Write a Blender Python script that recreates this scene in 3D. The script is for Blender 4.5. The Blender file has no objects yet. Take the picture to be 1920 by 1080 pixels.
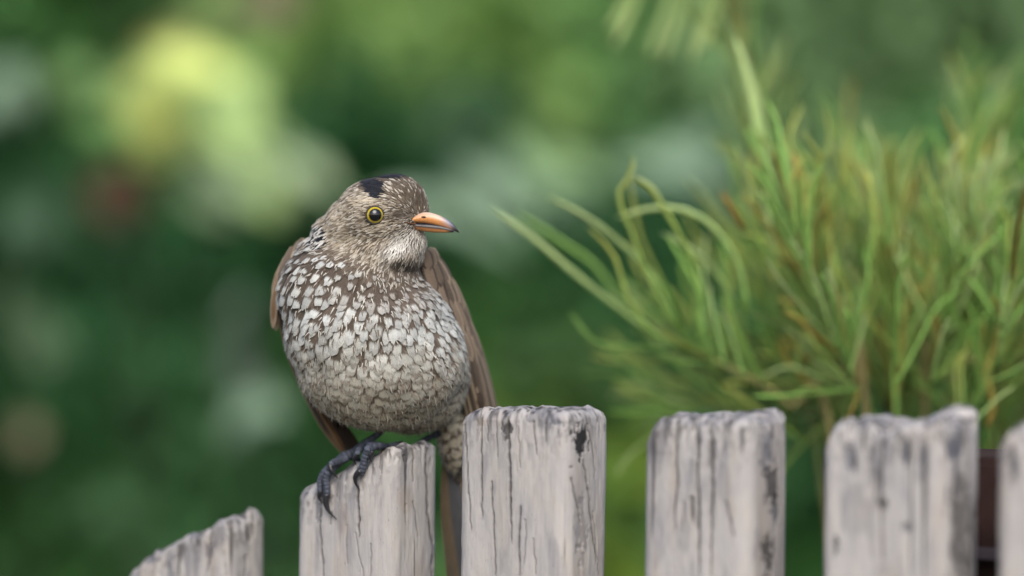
import bpy, bmesh, math, random
import numpy as np
from mathutils import Vector, Matrix
from mathutils.bvhtree import BVHTree

random.seed(11)
RNG = np.random.default_rng(5)
scene = bpy.context.scene
COL = scene.collection

# ------------------------------------------------------------------ camera
LENS = 105.0
D1 = 1.316                        # camera to the bird, metres
CAM_Z = 1.0
S = 36.0 / LENS * D1 / 1920.0     # metres per photo pixel at the bird
cam_d = bpy.data.cameras.new('camera')
cam_d.lens = LENS
cam_d.sensor_width = 36.0
cam_d.clip_start = 0.05
cam_d.clip_end = 500.0
cam_d.dof.use_dof = True
cam_d.dof.focus_distance = D1 - 0.004
cam_d.dof.aperture_fstop = 2.6
cam = bpy.data.objects.new('camera', cam_d)
COL.objects.link(cam)
cam.location = (0.0, -D1, CAM_Z)
cam.rotation_euler = (math.radians(90), 0, 0)
scene.camera = cam

# ------------------------------------------------------------------ sky and sun (bright overcast)
SUN_EL, SUN_AZ = math.radians(42), math.radians(178)   # azimuth clockwise from +Y
world = bpy.data.worlds.new('World')
scene.world = world
world.use_nodes = True
wn = world.node_tree.nodes
wl = world.node_tree.links
wn.clear()
w_out = wn.new('ShaderNodeOutputWorld')
w_bg = wn.new('ShaderNodeBackground')
w_sky = wn.new('ShaderNodeTexSky')
w_sky.sky_type = 'NISHITA'
w_sky.sun_disc = False
w_sky.sun_elevation = SUN_EL
w_sky.sun_rotation = SUN_AZ
w_sky.air_density = 1.0
w_sky.dust_density = 3.0
w_sky.ozone_density = 1.0
w_bg.inputs['Strength'].default_value = 0.15
wl.new(w_sky.outputs['Color'], w_bg.inputs['Color'])
wl.new(w_bg.outputs['Background'], w_out.inputs['Surface'])

sun_d = bpy.data.lights.new('sun', 'SUN')
sun_d.energy = 1.5
sun_d.angle = math.radians(45)
sun_d.color = (1.0, 0.96, 0.90)
sun = bpy.data.objects.new('sun', sun_d)
COL.objects.link(sun)
sdir = Vector((math.sin(SUN_AZ) * math.cos(SUN_EL), math.cos(SUN_AZ) * math.cos(SUN_EL), math.sin(SUN_EL)))
sun.rotation_euler = (-sdir).to_track_quat('-Z', 'Y').to_euler()
sun.location = sdir * 20

scene.view_settings.view_transform = 'Standard'
scene.view_settings.look = 'None'
scene.view_settings.gamma = 1.0
scene.view_settings.exposure = 0.35
scene.render.engine = 'CYCLES'
scene.cycles.use_denoising = True
scene.cycles.max_bounces = 8
scene.cycles.transparent_max_bounces = 8

# ------------------------------------------------------------------ helpers
FPX = D1 / S


def P(px, py, y=0.0):
    """photo pixel at depth y (metres behind the bird plane) -> world"""
    k = (D1 + y) / FPX
    return Vector(((px - 960) * k, y, CAM_Z + (540 - py) * k))


def PD(px, py, dist):
    return P(px, py, dist - D1)


def topx(v):
    """world array (n,3) -> px, py"""
    d = v[:, 1] + D1
    return 960 + v[:, 0] * FPX / d, 540 - (v[:, 2] - CAM_Z) * FPX / d


def B(px, py, d):
    """bird space: depth d in photo pixels"""
    return P(px, py, d * S)


def smooth(a, b, x):
    t = np.clip((x - a) / (b - a), 0, 1)
    return t * t * (3 - 2 * t)


def vnoise(p, seed=0):
    """value noise 0..1 for an (n,3) array"""
    p = np.asarray(p, float)
    i = np.floor(p).astype(np.int64)
    f = p - i
    f = f * f * (3 - 2 * f)
    out = np.zeros(len(p))
    for dx in (0, 1):
        for dy in (0, 1):
            for dz in (0, 1):
                h = (i[:, 0] + dx) * 374761393 + (i[:, 1] + dy) * 668265263 + (i[:, 2] + dz) * 2147483647 + seed * 974634777
                h = (h ^ (h >> 13)) * 1274126177
                h = (h ^ (h >> 16)) & 0xFFFFFF
                r = h / float(0xFFFFFF)
                wx = f[:, 0] if dx else 1 - f[:, 0]
                wy = f[:, 1] if dy else 1 - f[:, 1]
                wz = f[:, 2] if dz else 1 - f[:, 2]
                out += r * wx * wy * wz
    return out


def fbm(p, seed=0, o=3):
    a, s, t = 1.0, 0.0, 0.0
    p = np.asarray(p, float)
    for k in range(o):
        s = s + a * vnoise(p * (2 ** k), seed + k)
        t += a
        a *= 0.5
    return s / t


def setattr_col(me, name, arr):
    a = me.attributes.new(name, 'FLOAT_COLOR', 'POINT')
    arr = np.asarray(arr, np.float32)
    if arr.shape[1] == 3:
        arr = np.hstack([arr, np.ones((len(arr), 1), np.float32)])
    a.data.foreach_set('color', arr.ravel())


def mk(name, verts, faces, mat, parent=None, attrs=None, shade=True):
    me = bpy.data.meshes.new(name)
    me.from_pydata([tuple(v) for v in verts], [], [tuple(int(i) for i in f) for f in faces])
    if attrs:
        for k, v in attrs.items():
            setattr_col(me, k, v)
    if shade:
        me.polygons.foreach_set('use_smooth', [True] * len(me.polygons))
    me.materials.append(mat)
    me.update()
    o = bpy.data.objects.new(name, me)
    COL.objects.link(o)
    if parent is not None:
        adopt(o, parent)
    return o


def adopt(o, parent):
    o.parent = parent
    if parent.type == 'EMPTY':
        o.matrix_parent_inverse = Matrix.Translation(-parent.location)


def tag(o, label, cat=None, group=None, kind=None):
    if label:
        o['label'] = label
    if cat:
        o['category'] = cat
    if group:
        o['group'] = group
    if kind:
        o['kind'] = kind
    return o


def thing(name, loc, label, cat, group=None):
    o = bpy.data.objects.new(name, None)
    o.empty_display_size = 0.05
    COL.objects.link(o)
    o.location = loc
    return tag(o, label, cat, group)


def spline(pts, n):
    """Catmull-Rom through pts, n samples"""
    p = [np.array(q, float) for q in pts]
    if len(p) == 2:
        return np.array([p[0] + (p[1] - p[0]) * t for t in np.linspace(0, 1, n)])
    p = [2 * p[0] - p[1]] + p + [2 * p[-1] - p[-2]]
    m = len(p) - 3
    out = []
    for t in np.linspace(0, m, n):
        i = min(int(t), m - 1)
        f = t - i
        a, b, c, d = p[i:i + 4]
        out.append(0.5 * (2 * b + (c - a) * f + (2 * a - 5 * b + 4 * c - d) * f * f + (3 * b - a - 3 * c + d) * f ** 3))
    return np.array(out)


def tube(path, radii, sides=6, flat=1.0):
    path = np.asarray(path, float)
    n = len(path)
    V, F = [], []
    t = np.gradient(path, axis=0)
    t /= np.linalg.norm(t, axis=1)[:, None] + 1e-12
    up = np.array([0.31, -0.9, 0.3])
    a = up - t[0] * np.dot(up, t[0])
    a /= np.linalg.norm(a)
    for i in range(n):
        a = a - t[i] * np.dot(a, t[i])
        a /= np.linalg.norm(a) + 1e-12
        b = np.cross(t[i], a)
        for k in range(sides):
            an = 2 * math.pi * k / sides
            V.append(path[i] + radii[i] * (a * math.cos(an) + b * flat * math.sin(an)))
    for i in range(n - 1):
        for k in range(sides):
            k2 = (k + 1) % sides
            F.append((i * sides + k, i * sides + k2, (i + 1) * sides + k2, (i + 1) * sides + k))
    F.append(tuple(range(sides - 1, -1, -1)))
    F.append(tuple((n - 1) * sides + k for k in range(sides)))
    return np.array(V), F


class Acc:
    """collects pieces of ONE part"""
    def __init__(self):
        self.V, self.F, self.A, self.n = [], [], {}, 0

    def add(self, V, F, **attrs):
        V = np.asarray(V, float)
        self.V.append(V)
        self.F += [tuple(i + self.n for i in f) for f in F]
        for k, a in attrs.items():
            a = np.asarray(a, float)
            if a.ndim == 1:
                a = np.tile(a, (len(V), 1))
            self.A.setdefault(k, []).append(a)
        self.n += len(V)

    def build(self, name, mat, parent=None):
        return mk(name, np.vstack(self.V), self.F, mat, parent, {k: np.vstack(a) for k, a in self.A.items()})


# ------------------------------------------------------------------ materials
def new_mat(name):
    m = bpy.data.materials.new(name)
    m.use_nodes = True
    nt = m.node_tree
    b = nt.nodes['Principled BSDF']
    return m, nt, b


def node(nt, t, **kw):
    n = nt.nodes.new(t)
    for k, v in kw.items():
        setattr(n, k, v)
    return n


def noise_node(nt, scale, detail=3.0, rough=0.55, vec=None, mapscale=None):
    n = node(nt, 'ShaderNodeTexNoise')
    n.inputs['Scale'].default_value = scale
    n.inputs['Detail'].default_value = detail
    n.inputs['Roughness'].default_value = rough
    tc = node(nt, 'ShaderNodeTexCoord')
    if mapscale:
        mp = node(nt, 'ShaderNodeMapping')
        mp.inputs['Scale'].default_value = mapscale
        nt.links.new(tc.outputs['Object'], mp.inputs['Vector'])
        nt.links.new(mp.outputs['Vector'], n.inputs['Vector'])
    else:
        nt.links.new(tc.outputs['Object'], n.inputs['Vector'])
    return n


def ramp(nt, src, stops):
    r = node(nt, 'ShaderNodeValToRGB')
    e = r.color_ramp.elements
    while len(e) < len(stops):
        e.new(0.5)
    for el, (p, c) in zip(e, stops):
        el.position = p
        el.color = (*c, 1) if len(c) == 3 else c
    nt.links.new(src, r.inputs['Fac'])
    return r


def mixc(nt, a, b, fac, mode='MIX'):
    m = node(nt, 'ShaderNodeMix', data_type='RGBA', blend_type=mode)
    for sock, v in ((m.inputs[0], fac), (m.inputs[6], a), (m.inputs[7], b)):
        if hasattr(v, 'links'):
            nt.links.new(v, sock)
        elif isinstance(v, (int, float)):
            sock.default_value = v
        else:
            sock.default_value = (*v, 1)
    return m.outputs[2]


def attr_mat(name, rough=0.6, var=0.25, scale=900.0, translucent=0.0, bump=0.0, spec=0.3, mapscale=None, sheen=0.0, objvar=0.0):
    """vertex colour 'Col' x fine noise; optional leaf translucency"""
    m, nt, b = new_mat(name)
    at = node(nt, 'ShaderNodeAttribute', attribute_name='Col')
    nz = noise_node(nt, scale, 3, 0.6, mapscale=mapscale)
    r = ramp(nt, nz.outputs['Fac'], [(0.3, (1 - var,) * 3), (0.7, (1 + var,) * 3)])
    c = mixc(nt, at.outputs['Color'], r.outputs['Color'], 1.0, 'MULTIPLY')
    nt.links.new(c, b.inputs['Base Color'])
    b.inputs['Roughness'].default_value = rough
    b.inputs['Specular IOR Level'].default_value = spec
    if sheen:
        b.inputs['Sheen Weight'].default_value = sheen
    if bump:
        bp = node(nt, 'ShaderNodeBump')
        bp.inputs['Strength'].default_value = bump
        bp.inputs['Distance'].default_value = 0.001
        nt.links.new(nz.outputs['Fac'], bp.inputs['Height'])
        nt.links.new(bp.outputs['Normal'], b.inputs['Normal'])
    if translucent:
        tr = node(nt, 'ShaderNodeBsdfTranslucent')
        nt.links.new(c, tr.inputs['Color'])
        mx = node(nt, 'ShaderNodeMixShader')
        mx.inputs[0].default_value = translucent
        nt.links.new(b.outputs['BSDF'], mx.inputs[1])
        nt.links.new(tr.outputs['BSDF'], mx.inputs[2])
        nt.links.new(mx.outputs['Shader'], nt.nodes['Material Output'].inputs['Surface'])
    return m


M_LEAF = attr_mat('leaf', rough=0.5, var=0.3, scale=60, translucent=0.3, spec=0.35)
M_BROAD = attr_mat('broad_leaf', rough=0.6, var=0.15, scale=40, translucent=0.12, spec=0.15)
M_NEEDLE = attr_mat('needle_leaf', rough=0.55, var=0.2, scale=220, translucent=0.25, spec=0.25)
M_BARK = attr_mat('bark', rough=0.85, var=0.35, scale=70, bump=0.4, spec=0.15)
M_HEADF = attr_mat('fine_plumage', rough=0.75, var=0.22, scale=2600, spec=0.2, sheen=0.15)
M_BODY = attr_mat('down', rough=0.85, var=0.25, scale=1500, spec=0.1)
M_BILL = attr_mat('bill_horn', rough=0.27, var=0.1, scale=900, spec=0.5, bump=0.05)
M_FOOT = attr_mat('scaly_skin', rough=0.62, var=0.4, scale=1500, spec=0.35, bump=0.5)
M_CLAW = attr_mat('claw_horn', rough=0.3, var=0.2, scale=1200, spec=0.5)


def ground_mat():
    m, nt, b = new_mat('soil_and_mulch')
    nz = noise_node(nt, 3.0, 8, 0.65)
    r = ramp(nt, nz.outputs['Fac'], [(0.3, (0.12, 0.10, 0.07)), (0.55, (0.19, 0.17, 0.12)), (0.75, (0.13, 0.17, 0.07))])
    nt.links.new(r.outputs['Color'], b.inputs['Base Color'])
    b.inputs['Roughness'].default_value = 0.95
    n2 = noise_node(nt, 40.0, 6, 0.7)
    bp = node(nt, 'ShaderNodeBump')
    bp.inputs['Strength'].default_value = 0.8
    bp.inputs['Distance'].default_value = 0.03
    nt.links.new(n2.outputs['Fac'], bp.inputs['Height'])
    nt.links.new(bp.outputs['Normal'], b.inputs['Normal'])
    return m


def paint_mat():
    """weathered pale paint: baked wear colour in 'Col', grain and dirt from noise"""
    m, nt, b = new_mat('weathered_paint')
    at = node(nt, 'ShaderNodeAttribute', attribute_name='Col')
    grain = noise_node(nt, 1.0, 5, 0.65, mapscale=(900, 900, 70))
    g = ramp(nt, grain.outputs['Fac'], [(0.30, (0.84, 0.84, 0.85)), (0.42, (0.96, 0.96, 0.97)), (0.66, (1.04, 1.04, 1.03))])
    mott = noise_node(nt, 1.0, 4, 0.6, mapscale=(130, 130, 40))
    mo = ramp(nt, mott.outputs['Fac'], [(0.3, (0.88, 0.885, 0.91)), (0.55, (1.0, 0.99, 0.97)), (0.75, (1.05, 1.01, 0.95))])
    c = mixc(nt, at.outputs['Color'], g.outputs['Color'], 1.0, 'MULTIPLY')
    c = mixc(nt, c, mo.outputs['Color'], 1.0, 'MULTIPLY')
    spk = noise_node(nt, 1.0, 2, 0.5, mapscale=(1500, 1500, 500))
    sr = ramp(nt, spk.outputs['Fac'], [(0.68, (1, 1, 1)), (0.76, (0.55, 0.53, 0.53))])
    c = mixc(nt, c, sr.outputs['Color'], 0.8, 'MULTIPLY')
    nt.links.new(c, b.inputs['Base Color'])
    b.inputs['Roughness'].default_value = 0.62
    b.inputs['Specular IOR Level'].default_value = 0.3
    bp = node(nt, 'ShaderNodeBump')
    bp.inputs['Strength'].default_value = 0.5
    bp.inputs['Distance'].default_value = 0.0004
    nt.links.new(grain.outputs['Fac'], bp.inputs['Height'])
    nt.links.new(bp.outputs['Normal'], b.inputs['Normal'])
    return m


def feather_mat():
    """scale feather: pale centre spot on brown; fuv=(u,v,rnd), fpar=(spot half width, tip fringe, spot start, barb contrast)"""
    m, nt, b = new_mat('breast_feather')
    L = nt.links.new

    def math_(op, a, bb=None, c=None, clamp=False):
        n = node(nt, 'ShaderNodeMath', operation=op, use_clamp=clamp)
        for i, v in enumerate((a, bb, c)):
            if v is None:
                continue
            if hasattr(v, 'links'):
                L(v, n.inputs[i])
            else:
                n.inputs[i].default_value = v
        return n.outputs[0]

    def sstep(v, a, bb):
        n = node(nt, 'ShaderNodeMapRange', interpolation_type='SMOOTHSTEP')
        L(v, n.inputs['Value'])
        for nm, x in (('From Min', a), ('From Max', bb)):
            if hasattr(x, 'links'):
                L(x, n.inputs[nm])
            else:
                n.inputs[nm].default_value = x
        return n.outputs['Result']

    uv = node(nt, 'ShaderNodeAttribute', attribute_name='fuv')
    par = node(nt, 'ShaderNodeAttribute', attribute_name='fpar')
    ca = node(nt, 'ShaderNodeAttribute', attribute_name='ca')
    cb = node(nt, 'ShaderNodeAttribute', attribute_name='cb')
    su = node(nt, 'ShaderNodeSeparateColor')
    L(uv.outputs['Color'], su.inputs['Color'])
    sp = node(nt, 'ShaderNodeSeparateColor')
    L(par.outputs['Color'], sp.inputs['Color'])
    au = math_('ABSOLUTE', su.outputs[0])
    # ragged by noise in feather space
    cmb = node(nt, 'ShaderNodeCombineXYZ')
    L(math_('MULTIPLY', su.outputs[0], 5.0), cmb.inputs[0])
    L(math_('MULTIPLY', su.outputs[1], 1.6), cmb.inputs[1])
    L(math_('MULTIPLY', su.outputs[2], 91.0), cmb.inputs[2])
    nz = node(nt, 'ShaderNodeTexNoise')
    nz.inputs['Scale'].default_value = 1.3
    nz.inputs['Detail'].default_value = 3
    L(cmb.outputs[0], nz.inputs['Vector'])
    jit = math_('MULTIPLY', math_('SUBTRACT', nz.outputs['Fac'], 0.5), 0.36)
    uu = math_('ADD', au, jit)
    vv = math_('ADD', su.outputs[1], math_('MULTIPLY', jit, 0.7))
    side = math_('SUBTRACT', 1.0, sstep(uu, sp.outputs[0], math_('ADD', sp.outputs[0], 0.22)))
    start = sstep(vv, sp.outputs[2], math_('ADD', sp.outputs[2], 0.16))
    # fringe at the tip follows the rounded end
    tipc = math_('ADD', vv, math_('MULTIPLY', math_('MULTIPLY', au, au), 0.12))
    fr = math_('MULTIPLY', sstep(tipc, 0.83, 0.93), sp.outputs[1])
    mask = math_('MULTIPLY', math_('MULTIPLY', side, start), math_('SUBTRACT', 1.0, fr))
    col = mixc(nt, cb.outputs['Color'], ca.outputs['Color'], mask)
    # barbs: fine streaks that fan out from the shaft
    ph = math_('SUBTRACT', math_('MULTIPLY', su.outputs[1], 60.0), math_('MULTIPLY', au, 30.0))
    wv = math_('SINE', math_('ADD', ph, math_('MULTIPLY', nz.outputs['Fac'], 14.0)))
    barb = math_('ADD', 1.0, math_('MULTIPLY', wv, par.outputs['Alpha']))
    sh = math_('SUBTRACT', 1.0, math_('MULTIPLY', math_('SUBTRACT', 1.0, sstep(au, 0.0, 0.07)), 0.16))
    bc = node(nt, 'ShaderNodeCombineColor')
    bv = math_('MULTIPLY', barb, sh)
    for i in range(3):
        L(bv, bc.inputs[i])
    col = mixc(nt, col, bc.outputs[0], 1.0, 'MULTIPLY')
    L(col, b.inputs['Base Color'])
    b.inputs['Roughness'].default_value = 0.7
    b.inputs['Specular IOR Level'].default_value = 0.2
    b.inputs['Sheen Weight'].default_value = 0.1
    bp = node(nt, 'ShaderNodeBump')
    bp.inputs['Strength'].default_value = 0.25
    bp.inputs['Distance'].default_value = 0.0004
    L(wv, bp.inputs['Height'])
    L(bp.outputs['Normal'], b.inputs['Normal'])
    return m


def eye_mat(center, axis, R):
    m, nt, b = new_mat('eye_surface')
    tc = node(nt, 'ShaderNodeTexCoord')
    sub = node(nt, 'ShaderNodeVectorMath', operation='SUBTRACT')
    sub.inputs[1].default_value = center
    nt.links.new(tc.outputs['Object'], sub.inputs[0])
    nrm = node(nt, 'ShaderNodeVectorMath', operation='NORMALIZE')
    nt.links.new(sub.outputs[0], nrm.inputs[0])
    dt = node(nt, 'ShaderNodeVectorMath', operation='DOT_PRODUCT')
    dt.inputs[1].default_value = axis
    nt.links.new(nrm.outputs[0], dt.inputs[0])
    ac = node(nt, 'ShaderNodeMath', operation='ARCCOSINE')
    nt.links.new(dt.outputs['Value'], ac.inputs[0])
    dv = node(nt, 'ShaderNodeMath', operation='DIVIDE')
    dv.inputs[1].default_value = math.pi / 2
    nt.links.new(ac.outputs[0], dv.inputs[0])
    nz = noise_node(nt, 1800, 3, 0.6)
    ad = node(nt, 'ShaderNodeMath', operation='MULTIPLY_ADD')
    nt.links.new(nz.outputs['Fac'], ad.inputs[0])
    ad.inputs[1].default_value = 0.05
    nt.links.new(dv.outputs[0], ad.inputs[2])
    r = ramp(nt, ad.outputs[0], [(0.0, (0.002, 0.003, 0.006)), (0.475, (0.002, 0.003, 0.006)), (0.51, (0.16, 0.085, 0.006)),
                                 (0.57, (0.48, 0.37, 0.01)), (0.68, (0.55, 0.44, 0.02)), (0.75, (0.1, 0.06, 0.008)), (0.80, (0.012, 0.01, 0.008))])
    nt.links.new(r.outputs['Color'], b.inputs['Base Color'])
    b.inputs['Roughness'].default_value = 0.6
    b.inputs['Specular IOR Level'].default_value = 0.0
    b.inputs['Coat Weight'].default_value = 1.0
    b.inputs['Coat Roughness'].default_value = 0.02
    b.inputs['Coat IOR'].default_value = 1.65
    return m


M_PAINT = paint_mat()
M_FEATHER = feather_mat()

# ------------------------------------------------------------------ ground
gx = 260.0
ground = mk('ground', [(-gx, -gx, 0), (gx, -gx, 0), (gx, gx, 0), (-gx, gx, 0)], [(0, 1, 2, 3)], ground_mat(), shade=False)
ground['kind'] = 'structure'

# ------------------------------------------------------------------ the picket fence
TH = math.radians(34)
FX = np.array([math.cos(TH), -math.sin(TH), 0.0])    # along the fence, to the right and nearer
FN = np.array([math.sin(TH), math.cos(TH), 0.0])     # away from the camera
A0 = np.array(P(737, 540, 0.005)); A0[2] = 0


def line_u(px):
    X = (px - 960) / FPX
    return (X * (D1 + A0[1]) - A0[0]) / (FX[0] - X * FX[1])


def face_y(px):
    """depth of the fence's front plane at a pixel column"""
    u = line_u(px)
    return A0[1] + u * FX[1]


fence_root = thing('picket_fence', (float(A0[0] + 0.06), float(A0[1]), 0.0),
                   'weathered pale painted picket fence with a scalloped top line and black cracks', 'fence')


def picket(xl, xa, xr, top, side_top, cracks, stains, seed, lean=0.0, zb=0.04, rc=0.0065, chip=1.0):
    """xl, xa, xr: pixel columns of left edge, front right arris, right edge; top: [(px,py)] along the front top"""
    rg = np.random.default_rng(seed)
    ua = line_u(xa)
    A = A0 + ua * FX
    w = ua - line_u(xl) + 0.39 * rc / math.cos(TH)
    # thickness from the right edge pixel
    X = (xr - 960) / FPX
    t = (X * (D1 + A[1]) - A[0]) / (FN[0] - X * FN[1]) + 0.39 * rc / math.sin(TH)
    # perimeter of a rounded rectangle, local (a: to the left along the face, b: to the back)
    pts = []

    def arc(cx, cy, a0, a1, n):
        for i in range(n):
            an = a0 + (a1 - a0) * i / n
            pts.append((cx + rc * math.cos(an), cy + rc * math.sin(an)))

    def seg(x0, y0, x1, y1, step):
        n = max(2, int(math.hypot(x1 - x0, y1 - y0) / step))
        for i in range(n):
            pts.append((x0 + (x1 - x0) * i / n, y0 + (y1 - y0) * i / n))
    r2 = rc
    fine = 0.00042
    # start on the right side at the back, go to the arris, along the front to the left, then the back
    seg(0, t - r2, 0, r2, fine)
    arc(r2, r2, math.pi, 1.5 * math.pi, 16)
    seg(r2, 0, w - r2, 0, fine)
    arc(w - r2, r2, 1.5 * math.pi, 2 * math.pi, 14)
    seg(w, r2, w, t - r2, 0.003)
    arc(w - r2, t - r2, 0, 0.5 * math.pi, 6)
    seg(w - r2, t, r2, t, 0.004)
    arc(r2, t - r2, 0.5 * math.pi, math.pi, 6)
    L = np.array(pts)
    n = len(L)
    nx = np.roll(L, -1, 0) - np.roll(L, 1, 0)
    nrm = np.stack([nx[:, 1], -nx[:, 0]], 1)
    nrm /= np.linalg.norm(nrm, axis=1)[:, None]
    cen = np.array([w / 2, t / 2])
    sgn = np.sign(np.sum((L - cen) * nrm, 1).mean())
    nrm *= sgn
    # height profile
    tp = np.array(top, float)
    tu = np.array([ua - line_u(x) for x in tp[:, 0]])          # a-coordinate
    tz = np.array([P(x, yy, face_y(x))[2] for x, yy in tp])
    o = np.argsort(tu)
    tu, tz = tu[o], tz[o]
    z_ar = np.interp(0, tu, tz)
    st = np.array(side_top, float) if side_top else np.array([(xa, 0), (xr, 0)], float)
    sb = np.clip((st[:, 0] - xa) / max(1, (xr - xa)), 0, 1) * t
    sz = -st[:, 1] * S

    def H(a, b):
        return np.interp(a, tu, tz) + np.interp(b, sb, sz) * np.clip(1 - a / w * 0.8, 0, 1)

    zfine0 = 0.76 if False else CAM_Z - 0.145
    rows_lo = list(np.linspace(zb, zfine0 - 0.012, 8))
    nf = 210
    V = []
    Hs = H(L[:, 0], L[:, 1])
    rcap = 0.0045
    for z in rows_lo:
        V.append(np.column_stack([L, np.full(n, z)]))
    for f in np.linspace(0, 1, nf):
        V.append(np.column_stack([L, zfine0 + (Hs - rcap - zfine0) * f]))
    nside = len(V)
    inset = [(0.0012, 0.0021), (0.0028, 0.0035), (0.0045, 0.0042)]
    for ins, up in inset:
        q = L - nrm * ins
        V.append(np.column_stack([q, H(q[:, 0], q[:, 1]) - rcap + up]))
    base = L - nrm * 0.0045
    for sc in (0.9, 0.75, 0.6, 0.45, 0.3, 0.15, 0.03):
        q = cen + (base - cen) * sc
        # keep it slim: shrink the short side faster
        V.append(np.column_stack([q, H(q[:, 0], q[:, 1]) - rcap + 0.0045]))
    m = len(V)
    V = np.vstack(V)
    N2 = np.tile(nrm, (m, 1))
    rowid = np.repeat(np.arange(m), n)
    cap = rowid >= nside
    # to world for pixel-space marks
    lz = V[:, 2]
    leanv = (lz - (CAM_Z - 0.1)) * lean
    W = A[None, :] - np.outer(V[:, 0], FX) + np.outer(V[:, 1], FN)
    W[:, 2] = lz
    W += np.outer(leanv, FX)
    px, py = topx(W)
    topz = H(V[:, 0], V[:, 1])
    below = topz - lz
    front = (N2[:, 1] < -0.3) | (N2[:, 0] < -0.3)
    disp = np.zeros(len(V))
    # gentle waviness and worn edges
    wp = np.column_stack([V[:, 0] * 90, V[:, 1] * 90, lz * 14]) + seed * 7.3
    disp += (fbm(wp, seed, 2) - 0.5) * 0.0012
    wp2 = np.column_stack([V[:, 0] * 420, V[:, 1] * 420, lz * 120]) + seed * 3.1
    nz2 = fbm(wp2, seed + 9, 3)
    disp += (nz2 - 0.5) * 0.0007
    wear = np.exp(-below / 0.012)
    disp -= wear * np.maximum(0, nz2 - 0.5) * 0.006 * chip
    # colours
    paint = np.array([0.435, 0.418, 0.412])
    wood = np.array([0.135, 0.14, 0.165])
    dark = np.array([0.013, 0.012, 0.013])
    warm = np.array([0.37, 0.31, 0.26])
    C = np.tile(paint, (len(V), 1))
    tone = fbm(np.column_stack([V[:, 0] * 60, V[:, 1] * 60, lz * 9]) + seed, seed + 3, 3)
    C = C * (0.86 + 0.28 * tone)[:, None]
    wm = smooth(0.56, 0.74, fbm(np.column_stack([V[:, 0] * 110, V[:, 1] * 110, lz * 22]) + seed * 2, seed + 5, 3))
    C = C + (warm - C) * (0.35 * wm)[:, None]
    grey = np.zeros(len(V))
    blk = np.zeros(len(V))
    # generic hairline checks, dense near the top
    sco = np.column_stack([V[:, 0] * 330, V[:, 1] * 330, lz * 13]) + seed * 5.7
    hl = fbm(sco, seed + 21, 2)
    dens = 0.30 + 0.62 * np.exp(-below / 0.02)
    thr = 0.80 - 0.18 * dens
    blk = np.maximum(blk, 0.75 * smooth(thr, thr + 0.05, hl) * smooth(0.35, 0.6, vnoise(np.column_stack([V[:, 0] * 60, V[:, 1] * 60, lz * 40]) + 9.1, seed)))
    gm = fbm(np.column_stack([V[:, 0] * 200, V[:, 1] * 200, lz * 45]) + seed * 1.7, seed + 31, 3)
    grey = np.maximum(grey, smooth(0.56, 0.70, gm) * (0.35 + 0.65 * np.exp(-below / 0.022)) * 0.75)
    # top edge chips
    tn = fbm(np.column_stack([V[:, 0] * 520, V[:, 1] * 520, lz * 260]) + seed * 2.9, seed + 41, 3)
    edge = np.exp(-np.maximum(below, 0) / 0.009)
    blk = np.maximum(blk, smooth(0.53, 0.62, tn) * edge * 0.9)
    grey = np.maximum(grey, edge * 0.35 * smooth(0.4, 0.6, gm))
    # cracks at their places
    for (x0, y0, x1, y1, wd, st_) in cracks:
        f = (py - y0) / max(1e-6, (y1 - y0))
        xc = x0 + (x1 - x0) * f + 2.8 * (vnoise(np.column_stack([py / 13.0, np.full(len(py), x0 * .37), np.zeros(len(py))]), seed) - 0.5) \
            + 5.0 * (vnoise(np.column_stack([py / 60.0, np.full(len(py), x0 * .11), np.zeros(len(py))]), seed + 2) - 0.5)
        taper = np.clip(np.minimum((f + 0.02) / 0.06, (1.0 - f) / 0.35), 0, 1)
        br = 0.70 + 0.30 * smooth(0.3, 0.6, vnoise(np.column_stack([py / 9.0, np.full(len(py), x0), np.ones(len(py))]), seed + 4))
        ww = np.maximum(wd * 0.62 * (0.35 + 0.65 * taper) * br, 0.9)
        mk_ = np.exp(-((px - xc) / (ww + 0.01)) ** 2) * (taper > 0) * front * smooth(0, 0.15, taper)
        blk = np.maximum(blk, st_ * mk_)
        halo = np.exp(-((px - xc) / (ww * 2.4 + 1.2)) ** 2) * (taper > 0) * front
        grey = np.maximum(grey, 0.30 * st_ * halo)
        disp -= 0.0016 * mk_ * st_
    for (x0, y0, rx, ry, kind, st_) in stains:
        q = np.exp(-(((px - x0) / rx) ** 2 + ((py - y0) / ry) ** 2))
        rs_ = 1.0 if rx < 12 else 1.3
        ragged = 0.6 * fbm(np.column_stack([px / (4.5 * rs_), py / (24.0 * rs_), np.full(len(px), seed)]), seed + 13, 3) + 0.4 * fbm(np.column_stack([px / 3.0, py / 6.0, np.full(len(px), seed + 3.3)]), seed + 17, 2)
        if kind == 'w':
            q = smooth(0.30, 0.75, q * (0.55 + 0.9 * ragged)) * st_ * front
        else:
            q = smooth(0.47, 0.58, ragged + 0.5 * (q - 0.52)) * smooth(0.03, 0.3, q) * st_ * front
        if kind == 'b':
            blk = np.maximum(blk, q)
        elif kind == 'g':
            grey = np.maximum(grey, q)
        else:
            C = C + (warm - C) * (q * 0.8)[:, None]
        if kind != 'w':
            disp -= 0.0006 * q
    C = C + (wood - C) * np.clip(grey, 0, 1)[:, None]
    C = C + (dark - C) * np.clip(blk, 0, 1)[:, None]
    # displaced, caps bulge upward only a little
    d2 = np.where(cap, disp * 0.3, disp)
    V2 = V.copy()
    V2[:, 0] += N2[:, 0] * d2
    V2[:, 1] += N2[:, 1] * d2
    capn = fbm(np.column_stack([V[:, 0] * 260, V[:, 1] * 260, np.zeros(len(V))]) + seed, seed + 51, 3)
    V2[:, 2] += np.where(below < 0.012, (capn - 0.5) * 0.0042 * chip * np.exp(-np.maximum(below, 0) / 0.006), 0)
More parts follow.
